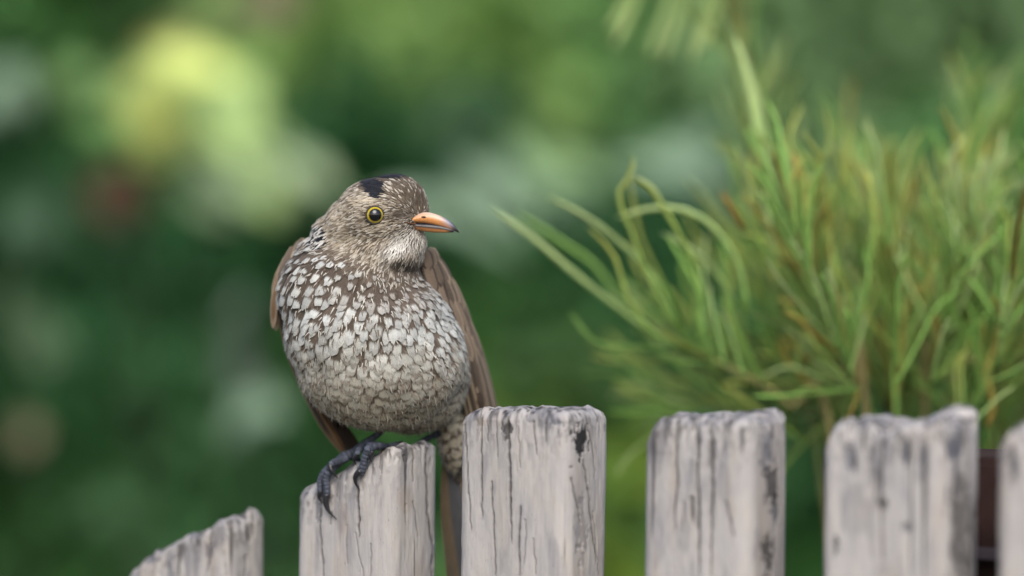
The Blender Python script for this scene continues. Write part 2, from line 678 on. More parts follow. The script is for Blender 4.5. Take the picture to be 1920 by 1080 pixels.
    W = A[None, :] - np.outer(V2[:, 0], FX) + np.outer(V2[:, 1], FN)
    W[:, 2] = V2[:, 2]
    W += np.outer(leanv, FX)
    F = []
    idx = np.arange(n)
    nxt = np.roll(idx, -1)
    for r in range(m - 1):
        a, b_ = r * n, (r + 1) * n
        F += list(zip(a + idx, a + nxt, b_ + nxt, b_ + idx))
    F.append(tuple((m - 1) * n + idx))
    F.append(tuple(idx[::-1]))
    ob = mk('picket', W, F, M_PAINT, fence_root, {'Col': C})
    # consistent outward normals
    bm = bmesh.new()
    bm.from_mesh(ob.data)
    bmesh.ops.recalc_face_normals(bm, faces=bm.faces)
    bm.to_mesh(ob.data)
    bm.free()
    return ob


# 1: low picket with a worn dip, 2: slanting top under the bird, 3-6: level
picket(238, 430, 494, [(225, 1085), (255, 1062), (270, 1040), (300, 1030), (340, 1004), (385, 988), (404, 970), (420, 966), (432, 972)],
       [(430, 0), (450, 10), (470, -6), (494, -2)],
       [(392, 1000, 388, 1075, 2.2, .8), (466, 982, 470, 1020, 5, 1.0), (333, 1040, 330, 1080, 2, .6), (462, 1040, 460, 1085, 3, .6), (420, 1010, 424, 1080, 1.5, .4)],
       [(285, 1048, 14, 12, 'g', .9), (365, 1005, 10, 14, 'g', .7), (395, 1030, 9, 26, 'g', .7)], 3, 0.01, chip=1.3)
picket(561, 737, 815, [(545, 918), (563, 914), (580, 912), (600, 902), (620, 893), (640, 881), (660, 871), (682, 862), (700, 850), (722, 843), (738, 832), (750, 827)],
       [(737, 0), (757, -10), (775, -3), (790, -11), (815, -9)],
       [(798, 832, 812, 1090, 3.0, 1.0), (778, 838, 777, 905, 2.2, .8), (775, 940, 787, 1010, 2.2, .75), (762, 945, 763, 985, 2.0, .6), (757, 852, 758, 870, 2.4, .7),
        (670, 912, 674, 1010, 3.2, 1.0), (668, 1000, 680, 1085, 1.2, .5), (600, 955, 605, 1090, 2.6, .75), (621, 960, 620, 985, 2.0, .7), (635, 900, 634, 940, 1.2, .4),
        (650, 985, 652, 1060, 1.0, .35), (695, 1020, 694, 1085, 1.4, .5), (648, 880, 646, 905, 1.6, .5), (715, 860, 712, 890, 1.4, .5)],
       [(597, 950, 9, 40, 'g', .75), (726, 845, 8, 6, 'b', .7), (572, 925, 14, 9, 'g', .6), (762, 935, 20, 32, 'w', .6), (645, 975, 12, 40, 'w', .7)], 8, 0.008, chip=1.2)
picket(865, 1062, 1135, [(855, 775), (868, 772), (880, 768), (905, 767), (940, 769), (970, 767), (1010, 769), (1040, 768), (1062, 767), (1070, 767)],
       [(1062, 0), (1100, 1), (1120, -2), (1135, 3)],
       [(872, 800, 884, 1000, 1.8, .75), (902, 772, 904, 975, 2.3, .9), (921, 905, 930, 1085, 2.0, .9), (951, 785, 960, 1020, 3.2, 1.0), (975, 950, 974, 1085, 2.6, .9),
        (970, 800, 973, 880, 1.4, .5), (930, 785, 931, 860, 1.8, .6), (1073, 895, 1087, 985, 2.2, .8), (1095, 865, 1120, 1060, 2.8, .95), (1105, 795, 1118, 900, 2.2, .8),
        (999, 790, 1006, 855, 2.6, .7), (1021, 780, 1026, 830, 2.4, .7), (1043, 785, 1045, 820, 1.8, .6), (985, 975, 983, 1060, 1.4, .5), (1000, 1010, 1002, 1080, 1.6, .55),
        (1115, 960, 1122, 1085, 1.6, .6), (916, 785, 914, 830, 1.6, .6)],
       [(952, 805, 11, 26, 'b', .8), (1088, 828, 17, 36, 'b', .95), (1040, 790, 22, 12, 'g', .8), (1000, 785, 22, 12, 'g', .6), (1072, 876, 4, 5, 'b', .7), (1083, 1025, 6, 6, 'g', .7),
        (1090, 1000, 14, 60, 'g', .4), (905, 790, 14, 12, 'w', .6)], 12, 0.016)
picket(1212, 1405, 1473, [(1196, 815), (1211, 806), (1218, 793), (1234, 783), (1260, 781), (1300, 784), (1335, 783), (1370, 785), (1405, 783), (1412, 783)],
       [(1405, 0), (1440, -4), (1458, -8), (1473, -20)],
       [(1270, 790, 1266, 1000, 3.6, .8), (1306, 800, 1312, 1085, 4.6, .85), (1333, 805, 1334, 1000, 4.6, .9), (1297, 930, 1299, 985, 5, .85), (1362, 940, 1375, 1010, 4, .6),
        (1335, 960, 1332, 1085, 3, .7), (1280, 940, 1278, 1000, 3, .5), (1355, 790, 1358, 850, 3, .5)],
       [(1250, 790, 9, 8, 'b', .6), (1308, 830, 8, 26, 'b', .6), (1333, 840, 8, 40, 'b', .6), (1448, 910, 14, 50, 'b', .75), (1440, 1040, 13, 60, 'b', .75), (1455, 960, 10, 40, 'g', .8), (1300, 795, 70, 8, 'g', .6),
        (1440, 850, 20, 40, 'g', .7)], 21, 0.008)
picket(1548, 1772, 1832, [(1530, 832), (1545, 812), (1560, 794), (1580, 786), (1610, 789), (1640, 797), (1655, 803), (1665, 806), (1690, 794), (1720, 789), (1750, 788), (1775, 785)],
       [(1772, 0), (1800, 0), (1815, -8), (1832, -30)],
       [(1653, 800, 1651, 960, 5, .8), (1640, 880, 1638, 940, 5, .6), (1598, 840, 1602, 890, 6, .7), (1700, 830, 1697, 880, 6, .75), (1650, 960, 1655, 1085, 4, .6), (1618, 810, 1614, 850, 5, .7)],
       [(1568, 1020, 9, 26, 'b', .75), (1654, 945, 11, 14, 'b', .8), (1695, 850, 10, 28, 'g', .95), (1595, 860, 14, 34, 'g', .8), (1790, 840, 24, 34, 'g', .95), (1800, 960, 26, 90, 'b', .55), (1800, 1040, 26, 60, 'b', .6),
        (1700, 990, 12, 14, 'g', .8), (1640, 880, 16, 50, 'g', .7), (1725, 860, 8, 22, 'g', .7)], 33, 0.006, chip=1.5)
picket(1876, 2105, 2165, [(1860, 850), (1874, 815), (1885, 803), (1910, 796), (1960, 795), (2020, 798), (2080, 795), (2105, 800)], None,
       [(1900, 840, 1903, 920, 6, .6), (1960, 820, 1965, 1085, 5, .7)], [(1898, 860, 12, 40, 'g', .8)], 41, 0.004)
picket(2235, 2480, 2540, [(2215, 840), (2240, 812), (2300, 806), (2400, 808), (2485, 806)], None, [(2300, 830, 2303, 1000, 5, .7)], [], 47)
picket(-62, 118, 180, [(-80, 1235), (-60, 1222), (0, 1190), (60, 1160), (118, 1130), (125, 1128)], None, [], [], 55)


def plank(name, u0, u1, b0, b1, z0, z1, mat, col):
    """box along the fence line, slightly bevelled"""
    bm = bmesh.new()
    bmesh.ops.create_cube(bm, size=1.0)
    for v in bm.verts:
        u = u0 + (v.co.x + 0.5) * (u1 - u0)
        b_ = b0 + (v.co.y + 0.5) * (b1 - b0)
        z = z0 + (v.co.z + 0.5) * (z1 - z0)
        q = A0 + u * FX + b_ * FN
        v.co = (q[0], q[1], z)
    bmesh.ops.bevel(bm, geom=list(bm.edges), offset=0.003, segments=2, affect='EDGES')
    bmesh.ops.recalc_face_normals(bm, faces=bm.faces)
    V = [v.co.copy() for v in bm.verts]
    F = [[v.index for v in f.verts] for f in bm.faces]
    bm.free()
    return mk(name, V, F, mat, fence_root, {'Col': np.tile(np.array(col), (len(V), 1))}, shade=False)


plank('rail', -0.32, 0.62, 0.040, 0.075, 0.66, 0.73, M_BARK, (0.28, 0.27, 0.26))
plank('rail', -0.32, 0.62, 0.040, 0.075, 0.18, 0.25, M_BARK, (0.28, 0.27, 0.26))
# dark red-brown post that shows in the last gap, behind the pickets
u_post = line_u(1850)
post = plank('fence_post', u_post - 0.075, u_post + 0.035, 0.079, 0.149, -0.05, P(1850, 858, face_y(1850) + 0.09)[2], M_BARK, (0.040, 0.022, 0.019))
tag(post, 'dark red-brown post behind the pickets')
plank('bracket', u_post - 0.07, u_post + 0.04, 0.070, 0.0785, P(1850, 1046, face_y(1850) + 0.07)[2], P(1850, 1038, face_y(1850) + 0.07)[2], M_BARK, (0.07, 0.058, 0.07))

# ------------------------------------------------------------------ the bird
bird = thing('bird', B(690, 868, 105), 'plump brown bird with pale scaly breast, orange bill and yellow eye perched on a picket', 'bird')


def ell(c, r, ang=0.0, yaw=0.0):
    """ellipsoid in bird space; ang turns it in the picture plane, yaw about the vertical"""
    bm = bmesh.new()
    bmesh.ops.create_icosphere(bm, subdivisions=4, radius=1.0)
    k = 1.0 + c[2] * S / D1
    mat = Matrix.Translation(B(*c)) @ Matrix.Rotation(math.radians(ang), 4, 'Y') @ Matrix.Rotation(math.radians(yaw), 4, 'Z') @ Matrix.Diagonal((r[0] * S * k, r[2] * S * k, r[1] * S * k, 1))
    bm.transform(mat)
    V = [v.co.copy() for v in bm.verts]
    F = [[v.index for v in f.verts] for f in bm.faces]
    bm.free()
    return V, F


HEADC = (708, 418, 62)
parts = [
    ((716, 672, 116), (160, 132, 150), 0, 0),         # belly
    ((690, 622, 110), (156, 130, 156), 0, 0),         # breast
    ((660, 552, 106), (138, 112, 132), 0, 0),         # upper breast
    ((722, 560, 112), (74, 100, 120), 0, 0),          # far shoulder
    ((662, 492, 116), (112, 66, 98), 0, 0),           # base of the neck
    ((712, 478, 78), (82, 54, 84), 0, 0),             # throat
    ((640, 452, 100), (58, 42, 64), 30, 0),           # nape
    ((664, 424, 80), (54, 58, 66), 40, 0),            # back of the head
    ((712, 410, 62), (82, 74, 72), 12, 0),            # skull
    ((738, 380, 56), (62, 52, 52), 0, 0),             # forehead
    ((764, 396, 50), (41, 44, 32), 0, 14),            # brow
    ((756, 452, 50), (46, 38, 34), 20, 14),           # chin
    ((776, 706, 170), (106, 104, 104), 0, 0),         # rump
    ((850, 812, 230), (31, 78, 38), -6, 0),           # vent
    ((662, 560, 200), (118, 130, 90), 0, 0),          # back
]
acc = Acc()
for c, r, a, yw in parts:
    V, F = ell(c, r, a, yw)
    acc.add(np.array([tuple(v) for v in V]), F)
tmp = acc.build('tmp', M_BODY)
md = tmp.modifiers.new('r', 'REMESH')
md.mode = 'VOXEL'
md.voxel_size = 0.0011
ms = tmp.modifiers.new('s', 'SMOOTH')
ms.factor = 0.5
ms.iterations = 16
dg = bpy.context.evaluated_depsgraph_get()
ev = tmp.evaluated_get(dg)
bme = bpy.data.meshes.new_from_object(ev)
bpy.data.objects.remove(tmp)
nv = len(bme.vertices)
BV = np.empty(nv * 3)
bme.vertices.foreach_get('co', BV)
BV = BV.reshape(-1, 3)
BF = [tuple(p.vertices) for p in bme.polygons]
bpy.data.meshes.remove(bme)
_bp = np.column_stack(topx(BV))
_c = np.array(B(694, 600, 112))
_n = BV - _c
_n /= np.linalg.norm(_n, axis=1)[:, None]
BV = BV + _n * ((fbm(BV / S / np.array([42.0, 42.0, 60.0]), 61, 2) - 0.5) * 15 * S * smooth(490, 560, _bp[:, 1]))[:, None]
body = mk('body', BV, BF, M_BODY, bird, {'Col': np.tile(np.array([0.085, 0.066, 0.052]), (nv, 1))})
bvh = BVHTree.FromPolygons([tuple(v) for v in BV], BF)


def near(p):
    q, n_, i, d = bvh.find_nearest(Vector(p))
    return np.array(q), np.array(n_)


def hit(px, py):
    o = Vector((0, -D1, CAM_Z))
    d = (P(px, py, 0) - o).normalized()
    q, n_, i, dist = bvh.ray_cast(o, d)
    return (np.array(q), np.array(n_)) if q is not None else (None, None)


def bird_px(p):
    """world point -> (px, py, d)"""
    a, b_ = topx(np.array([p]))
    return a[0], b_[0], p[1] / S


EYE_PX = (702, 403)
BILL_BASE = np.array(B(772, 418, 44))
VZ = np.array([0, 0, -1.0])
VX = np.array([1.0, 0, 0])
VY = np.array([0, 1.0, 0])


def head_line(px):
    return np.interp(px, [480, 560, 600, 640, 690, 740, 790, 830, 900], [410, 440, 466, 486, 508, 522, 502, 470, 440])


def flow(px, py, d, nrm, headness):
    p = np.array(B(px, py, d))
    # body: down, spreading sideways, to the tail lower down
    low = np.clip((py - 600) / 180, 0, 1)
    g = VZ * 1.0 + VX * (0.0022 * (px - 690) * (1 - 0.4 * low) + 0.22 * low) + VY * (0.25 + 0.5 * low)
    h = p - BILL_BASE
    h = h / (np.linalg.norm(h) + 1e-9) + VZ * 0.25
    v = g * (1 - headness) + h * headness
    v = v - nrm * np.dot(v, nrm)
    return v / (np.linalg.norm(v) + 1e-9)


# sample the surface
tri = np.array([f[:3] for f in BF] + [(f[0], f[2], f[3]) for f in BF if len(f) == 4])
ta, tb, tc_ = BV[tri[:, 0]], BV[tri[:, 1]], BV[tri[:, 2]]
cr = np.cross(tb - ta, tc_ - ta)
area = 0.5 * np.linalg.norm(cr, axis=1)
tn_ = cr / (2 * area[:, None] + 1e-20)


def sample(n):
    k = RNG.choice(len(tri), n, p=area / area.sum())
    r1, r2 = RNG.random(n), RNG.random(n)
    s1 = np.sqrt(r1)
    pt = ta[k] * (1 - s1)[:, None] + tb[k] * (s1 * (1 - r2))[:, None] + tc_[k] * (s1 * r2)[:, None]
    return pt, tn_[k]


def darts(pts, rad):
    """greedy min-distance selection, rad per point"""
    cell = rad.max()
    grid = {}
    keep = []
    for i, p in enumerate(pts):
        c = tuple((p // cell).astype(int))
        ok = True
        for dx in (-1, 0, 1):
            for dy in (-1, 0, 1):
                for dz in (-1, 0, 1):
                    for j in grid.get((c[0] + dx, c[1] + dy, c[2] + dz), ()):
                        if np.sum((pts[j] - p) ** 2) < (0.5 * (rad[i] + rad[j])) ** 2:
                            ok = False
                            break
                    if not ok:
                        break
                if not ok:
                    break
            if not ok:
                break
        if ok:
            keep.append(i)
            grid.setdefault(c, []).append(i)
    return keep


# ---- scale feathers of breast, belly, flanks and back: rings round an axis from throat to vent, like the tracts of a real bird
FC = np.array(B(702, 640, 118))
FA = np.array(B(728, 500, 44)) - FC
FA /= np.linalg.norm(FA)
FU = np.cross(FA, VY)
FU /= np.linalg.norm(FU)
FV = np.cross(FA, FU)
rgk = np.random.default_rng(314)


def width_of(px, py, d):
    w = np.interp(py, [470, 500, 540, 600, 680, 760, 830, 900], [17, 21, 26, 28, 29, 29, 27, 24])
    near_throat = np.exp(-(((px - 735) / 70) ** 2 + ((py - 520) / 30) ** 2))
    return w * (1 - 0.45 * near_throat)


lat = []
th = 0.10
while th < 2.72:
    ring = []
    Rm = 150 * S
    n_ring = max(8, int(2 * math.pi * Rm * math.sin(th) / ((17.5 if th < 0.9 else 20.0) * S)))
    off = rgk.random() * 2 * math.pi / n_ring
    wsum = []
    for k in range(n_ring):
        ph = off + 2 * math.pi * (k + rgk.normal(0, 0.14)) / n_ring
        t2 = th + rgk.normal(0, 0.016)
        dv = FA * math.cos(t2) + (FU * math.cos(ph) + FV * math.sin(ph)) * math.sin(t2)
        # outermost surface along this ray
        q, n_, _, _ = bvh.ray_cast(Vector(FC + dv * 0.2), Vector(-dv))
        if q is None:
            continue
        q = np.array(q)
        n_ = np.array(n_)
        x_, y_ = topx(q[None, :])
        if y_[0] < head_line(x_[0]) - 4 or (np.linalg.norm(q - FC) > 205 * S and y_[0] > 690):
            continue
        tang = -FA * math.sin(t2) + (FU * math.cos(ph) + FV * math.sin(ph)) * math.cos(t2)
        lat.append((q, n_, tang, x_[0], y_[0], q[1] / S))
    th += np.interp(th, [0.1, 0.6, 1.2, 2.7], [0.070, 0.088, 0.115, 0.122])
# the vent runs out behind the picket: sampled on its own
vp_, vn_ = sample(9000)
vx_, vy_ = topx(vp_)
vs_ = np.nonzero((np.linalg.norm(vp_ - FC, axis=1) > 196 * S) & (vy_ > 700))[0]
for i in [vs_[j] for j in darts(vp_[vs_], np.full(len(vs_), 15 * S))]:
    lat.append((vp_[i], vn_[i], None, vx_[i], vy_[i], vp_[i][1] / S))


def feather_mesh(root, nrm, tdir, w, L, lift, rg, cols=7, rows=6, jag=0.07, point=0.12):
    bdir = np.cross(nrm, tdir)
    V, UV = [], []
    us = np.linspace(-1, 1, cols)
    rnd = rg.random()
    tipv = 1.0 - 0.20 * np.abs(us) ** 3.0 + jag * (rg.random(cols) - 0.5) * 1.6 + point * np.maximum(0, 1 - np.abs(us - rg.normal(0, 0.12)) * 2.6)
    for s in np.linspace(0, 1, rows):
        shp = 0.50 + 0.50 * math.sin(min(1.0, s / 0.62) * math.pi / 2)
        if s > 0.8:
            shp *= 1 - 0.12 * (s - 0.8) / 0.2
        for j, u in enumerate(us):
            v = s * tipv[j]
            p = root + tdir * L * (v - 0.42) + bdir * (u * w * 0.5 * shp)
            q, nq = near(p)
            V.append(q + nq * (lift * (0.12 + 0.88 * v ** 1.3) - lift * 0.45 * u * u * s))
            UV.append((u * shp, v, rnd, 1))
    F = []
    for r in range(rows - 1):
        for c in range(cols - 1):
            a = r * cols + c
            F.append((a, a + 1, a + cols + 1, a + cols))
    return np.array(V), F, np.array(UV)


rgf = np.random.default_rng(77)
flist = []
for (root_, n_, tang, px, py, d) in lat:
    low = float(smooth(590, 760, np.array(py)))
    hd = float(np.clip(1 - (py - head_line(px)) / 30.0, 0, 1)) * 0.4
    t = flow(px, py, d, n_, hd)
    if tang is not None:
        t = t * 0.45 + (tang - n_ * np.dot(tang, n_)) * 0.55
        t /= np.linalg.norm(t)
    t = t + np.cross(n_, t) * rgf.normal(0, 0.12)
    w = width_of(px, py, d) * rgf.uniform(0.85, 1.15)
    back = float(smooth(170, 230, np.array(d)) * smooth(0, 0.4, np.array(n_[1])))
    vlow = float(smooth(740, 800, np.array(py)))
    thr = math.exp(-(((px - 725) / 75) ** 2 + ((py - 535) / 36) ** 2))
    left = float(smooth(600, 545, np.array(px)))
    cav = np.array([0.545, 0.57, 0.56]) * (1 - 0.12 * low) * rgf.uniform(0.68, 1.1)
    cav = cav + (np.array([0.37, 0.335, 0.25]) - cav) * (0.62 * low + 0.25 * vlow + 0.2 * rgf.random())
    cav = cav + (np.array([0.27, 0.23, 0.19]) - cav) * (0.8 * thr)
    cbv = np.array([0.105, 0.082, 0.064]) * rgf.uniform(0.7, 1.25)
    cbv = cbv + (np.array([0.125, 0.102, 0.075]) - cbv) * (0.8 * low)
    if back > 0.3:
        cav = np.array([0.12, 0.09, 0.065])
        cbv = np.array([0.055, 0.042, 0.033])
    spot = (0.53 - 0.18 * thr + 0.24 * low) * rgf.uniform(0.82, 1.15)
    start = 0.54 + 0.14 * thr - 0.12 * low + rgf.normal(0, 0.04)
    fringe = (0.25 + 0.72 * low) * rgf.uniform(0.6, 1.0)
    if py > 800 and px > 800:                       # vent: plain bars
        spot, start, fringe = 0.9, 0.45, 1.0
        cav = np.array([0.33, 0.30, 0.23]) * rgf.uniform(0.8, 1.1)
        cbv = np.array([0.085, 0.066, 0.05])
    lift = (5.2 - 1.2 * low) * S * rgf.uniform(0.85, 1.3)
    V, F, UV = feather_mesh(root_, n_, t / np.linalg.norm(t), w * S, w * S * (1.75 - 0.12 * low), lift, rgf,
                            jag=0.10 + 0.05 * low, point=0.12 * (1 - low))
    vis = -np.dot(n_, (np.array([0, 1.0, 0]))) * w * w        # how large it shows from the front
    flist.append((vis, V, F, UV, cav, cbv, (spot, fringe, start, 0.10)))
flist.sort(key=lambda f: -f[0])


def fattr(n, UV, ca, cb, par):
    return {'fuv': UV, 'ca': np.tile((*ca, 1.0), (n, 1)), 'cb': np.tile((*cb, 1.0), (n, 1)), 'fpar': np.tile(par, (n, 1))}


rest = Acc()
for k, (vis, V, F, UV, ca, cb, par) in enumerate(flist):
    at = fattr(len(V), UV, ca, cb, par)
    if k < 290:
        mk('breast_feather', V, F, M_FEATHER, bird, at)
    else:
        rest.add(V, F, **at)
pl = rest.build('plumage', M_FEATHER, bird)
pl['kind'] = 'stuff'
# loose barbs that break up the outlines of the scales
lb = Acc()
bp_, bn_ = sample(4500)
bx_, by_ = topx(bp_)
for i in np.nonzero((by_ > head_line(bx_) + 4) & (bn_[:, 1] < 0.45))[0]:
    n_, p = bn_[i], bp_[i]
    t = flow(bx_[i], by_[i], p[1] / S, n_, 0.0)
    t = t + np.cross(n_, t) * rgf.normal(0, 0.35)
    t /= np.linalg.norm(t)
    bd = np.cross(n_, t)
    lw = float(smooth(640, 730, np.array(by_[i])))
    c = np.array([0.55, 0.54, 0.49]) * (1 - 0.35 * lw) if rgf.random() < 0.5 else np.array([0.15, 0.12, 0.095]) * (1 + 0.8 * lw)
    c = c * rgf.uniform(0.75, 1.15)
    Lb, wb, h0 = rgf.uniform(8, 17) * S, rgf.uniform(0.7, 1.5) * S, rgf.uniform(3.0, 4.6) * S
    V = [p - bd * wb + n_ * h0 * 0.8, p + bd * wb + n_ * h0 * 0.8, p + t * Lb * 0.6 + bd * wb * 0.7 + n_ * (h0 + 1.2 * S), p + t * Lb * 0.6 - bd * wb * 0.7 + n_ * (h0 + 1.2 * S), p + t * Lb + n_ * (h0 + 1.0 * S)]
    lb.add(np.array(V), [(0, 1, 2, 3), (3, 2, 4)], Col=np.array([*c, 1.0]))
vp2, vn2 = sample(9000)
vx2, vy2 = topx(vp2)
for i in np.nonzero((vy2 > 640) & (vy2 < 900) & (np.abs(vn2[:, 1]) < 0.75))[0][:1500]:
    n_, p = vn2[i], vp2[i]
    t = flow(vx2[i], vy2[i], p[1] / S, n_, 0.0)
    t = t + np.cross(n_, t) * rgf.normal(0, 0.4) + n_ * rgf.uniform(0.05, 0.4)
    t /= np.linalg.norm(t)
    bd = np.cross(n_, t)
    c = (np.array([0.40, 0.37, 0.30]) if rgf.random() < 0.65 else np.array([0.16, 0.13, 0.10])) * rgf.uniform(0.8, 1.15)
    Lb, wb, h0 = rgf.uniform(10, 24) * S, rgf.uniform(0.6, 1.2) * S, 3.0 * S
    V = [p - bd * wb + n_ * h0, p + bd * wb + n_ * h0, p + t * Lb * 0.6 + bd * wb * 0.7 + n_ * h0, p + t * Lb * 0.6 - bd * wb * 0.7 + n_ * h0, p + t * Lb + n_ * h0 + VZ * 2 * S]
    lb.add(np.array(V), [(0, 1, 2, 3), (3, 2, 4)], Col=np.array([*c, 1.0]))
lbo = lb.build('loose_barbs', M_HEADF, bird)
lbo['kind'] = 'stuff'

# ---- fine head plumage: thousands of narrow blades
hp, hn = sample(120000)
hx, hy = topx(hp)
hd_ = hp[:, 1] / S
sel = (hy < head_line(hx) + 10 + 10 * RNG.random(len(hx))) & (hx > 560)
hp, hn, hx, hy, hd_ = hp[sel], hn[sel], hx[sel], hy[sel], hd_[sel]
kk = darts(hp, np.full(len(hp), 2.6 * S))
eye_hit, eye_n = hit(*EYE_PX)


def gs(x, y, cx, cy, rx, ry):
    return math.exp(-(((x - cx) / rx) ** 2 + ((y - cy) / ry) ** 2))


hf = Acc()
buff = np.array([0.42, 0.365, 0.28])
brown = np.array([0.095, 0.073, 0.055])
mid = np.array([0.235, 0.198, 0.155])
white = np.array([0.74, 0.725, 0.68])
black = np.array([0.006, 0.007, 0.011])
for i in kk:
    x, y, d = hx[i], hy[i], hd_[i]
    p, n_ = hp[i], hn[i]
    if np.linalg.norm(p - eye_hit) < 17.5 * S:
        continue
    r = rgf.random()
    streak = vnoise(np.array([[x / 16.0, y / 7.0, 3.0]]), 8)[0]
    # regions of colour (plumage pattern)
    base = mid + (buff - mid) * (0.25 + 0.75 * streak)
    if r < 0.33:
        base = base + (brown * 0.9 - base) * 0.85
    elif r > 0.78:
        base = base + (white - base) * 0.34
    crown = smooth(392, 352, np.array(y - 0.25 * (x - 730)))
    base = base + (brown * 0.9 - base) * (0.80 * float(crown) * (r < 0.8))
    fore = gs(x, y, 785, 378, 34, 40)
    base = base + (np.array([0.11, 0.086, 0.062]) - base) * (0.8 * fore * (r < 0.85))
    lore = gs(x, y, 748, 403, 26, 10)
    base = base + (brown * 0.8 - base) * (0.9 * lore)
    brow = gs(x, y, 690, 374, 24, 9)
    base = base + (buff * 1.2 - base) * (0.6 * brow)
    ear = gs(x, y, 662, 428, 16, 11)
    base = base + (brown - base) * (0.9 * ear * (r < 0.85))
    cheek = gs(x, y, 640, 440, 26, 40)
    base = base + (buff * 0.95 - base) * (0.45 * cheek * (r < 0.6))
    malar = min(1.0, 1.4 * gs(x, y, 752 - (y - 458) * 0.8, 458, 22, 26))
    base = base + (white * 1.08 - base) * (malar * (0.6 + 0.4 * r))
    chin = gs(x, y, 788, 460, 18, 24)
    base = base + (white * 0.9 - base) * (0.85 * chin * (0.35 + 0.65 * r))
    strip = gs(x, y, 722, 462 - (x - 722) * 0.35, 40, 6)
    base = base + (mid * 0.8 - base) * (0.5 * strip)
    collar = smooth(-26, -2, np.array(y - head_line(x)))
    base = base + (brown * 1.1 - base) * (float(collar) * (0.85 if r < 0.8 else 0.25))
    dthr = min(1.0, 1.5 * gs(x, y, 757, 500, 26, 12))
    base = base + (np.array([0.02, 0.015, 0.012]) - base) * ((0.9 if r < 0.7 else 0.45) * dthr)
    # black crown patch; its near edge shows above the eye
    cp = max(gs(x, y, 699, 347, 22, 16), gs(x, y, 708, 357, 14, 17), gs(x, y, 730, 329, 44, 9)) * 1.5 + (0.9 if (d > 70 and y < 365 and x < 770) else 0)
    if cp + 0.3 * (r - 0.5) > 0.72:
        base = black * (1 + 1.5 * r)
    nape = gs(x, y, 594, 446, 24, 26)
    if nape > 0.45:
        base = black * 1.5 if rgf.random() < 0.55 else white * 0.8
    hdn = 1.0
    t = flow(x, y, d, n_, hdn)
    t = t + np.cross(n_, t) * rgf.normal(0, 0.16)
    t /= np.linalg.norm(t)
    bd = np.cross(n_, t)
    # blades are shorter at the bill
    db = np.linalg.norm(p - BILL_BASE) / S
    Lb = np.interp(db, [0, 40, 90, 140], [6, 9, 13, 17]) * rgf.uniform(0.8, 1.25) * S
    wb = np.interp(db, [0, 60, 140], [1.8, 2.4, 3.8]) * rgf.uniform(0.8, 1.2) * S
    lf = np.interp(db, [0, 60, 140], [1.6, 2.4, 3.6]) * S * rgf.uniform(0.6, 1.4)
    c0, c1, c2 = p - t * Lb * 0.35, p + t * Lb * 0.25, p + t * Lb * 0.65
    off = n_
    V = [c0 - bd * wb * .3 + off * .2 * lf, c0 + bd * wb * .3 + off * .2 * lf, c1 - bd * wb * .5 + off * lf * .6, c1 + bd * wb * .5 + off * lf * .6,
         c1 + off * lf * .9, c0 + off * .4 * lf, c2 - off * lf * 0.0 + off * lf * .75]
    F = [(0, 5, 4, 2), (5, 1, 3, 4), (2, 4, 6), (4, 3, 6)]
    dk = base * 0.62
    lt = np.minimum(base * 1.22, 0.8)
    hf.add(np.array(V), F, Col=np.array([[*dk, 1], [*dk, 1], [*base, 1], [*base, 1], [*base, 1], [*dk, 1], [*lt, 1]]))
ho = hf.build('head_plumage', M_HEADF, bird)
ho['kind'] = 'stuff'
tag(ho, 'fine streaked buff and brown head feathers with a black crown patch')

# ---- eyes
hv = Vector((0.93, -0.27, -0.20)).normalized()       # where the bill points


def make_eye(center, axis, R):
    bm = bmesh.new()
    bmesh.ops.create_uvsphere(bm, u_segments=40, v_segments=24, radius=R)
    bm.transform(Matrix.Translation(center))
    V = [v.co.copy() for v in bm.verts]
    F = [[v.index for v in f.verts] for f in bm.faces]
    bm.free()
    e = mk('eye', V, F, eye_mat(tuple(center), tuple(axis), R), bird)
    # lid: an uneven ring of bare dark skin
    a = Vector(axis)
    u = a.orthogonal().normalized()
    w_ = a.cross(u)
    rv, rf, rc_ = [], [], []
    n1, n2 = 40, 8
    for i in range(n1):
        an = 2 * math.pi * i / n1
        rd = u * math.cos(an) + w_ * math.sin(an)
        r0 = R * (0.93 + 0.02 * math.sin(3 * an))
        for k in range(n2):
            bn = 2 * math.pi * k / n2
            tk = R * 0.13
            rv.append(Vector(center) + a * (R * 0.36) + rd * (r0 + tk * math.cos(bn)) + a * (tk * math.sin(bn)))
            rc_.append((0.05, 0.042, 0.035, 1))
    for i in range(n1):
        for k in range(n2):
            i2, k2 = (i + 1) % n1, (k + 1) % n2
            rf.append((i * n2 + k, i2 * n2 + k, i2 * n2 + k2, i * n2 + k2))
    mk('eyelid', rv, rf, M_FOOT, e, {'Col': np.array(rc_)})
    return e


to_cam = (Vector((0, -D1, CAM_Z)) - Vector(eye_hit)).normalized()
ax = (to_cam * 0.9 + Vector(eye_n) * 0.15 + Vector((0.12, 0, 0.0))).normalized()
ER = 17.0 * S
make_eye(Vector(eye_hit) - Vector(eye_n) * ER * 0.18, ax, ER)
# the eye on the far side of the head, mirrored across the head's middle plane
side_ax = Vector((0.27, 0.93, 0.1)).normalized()
hc = Vector(B(708, 416, 62))
far_o = hc + side_ax * 0.1 + hv * 0.004
q, n_, _, _ = bvh.ray_cast(far_o, -side_ax)
if q is not None:
    make_eye(q - n_ * ER * 0.35, n_, ER)

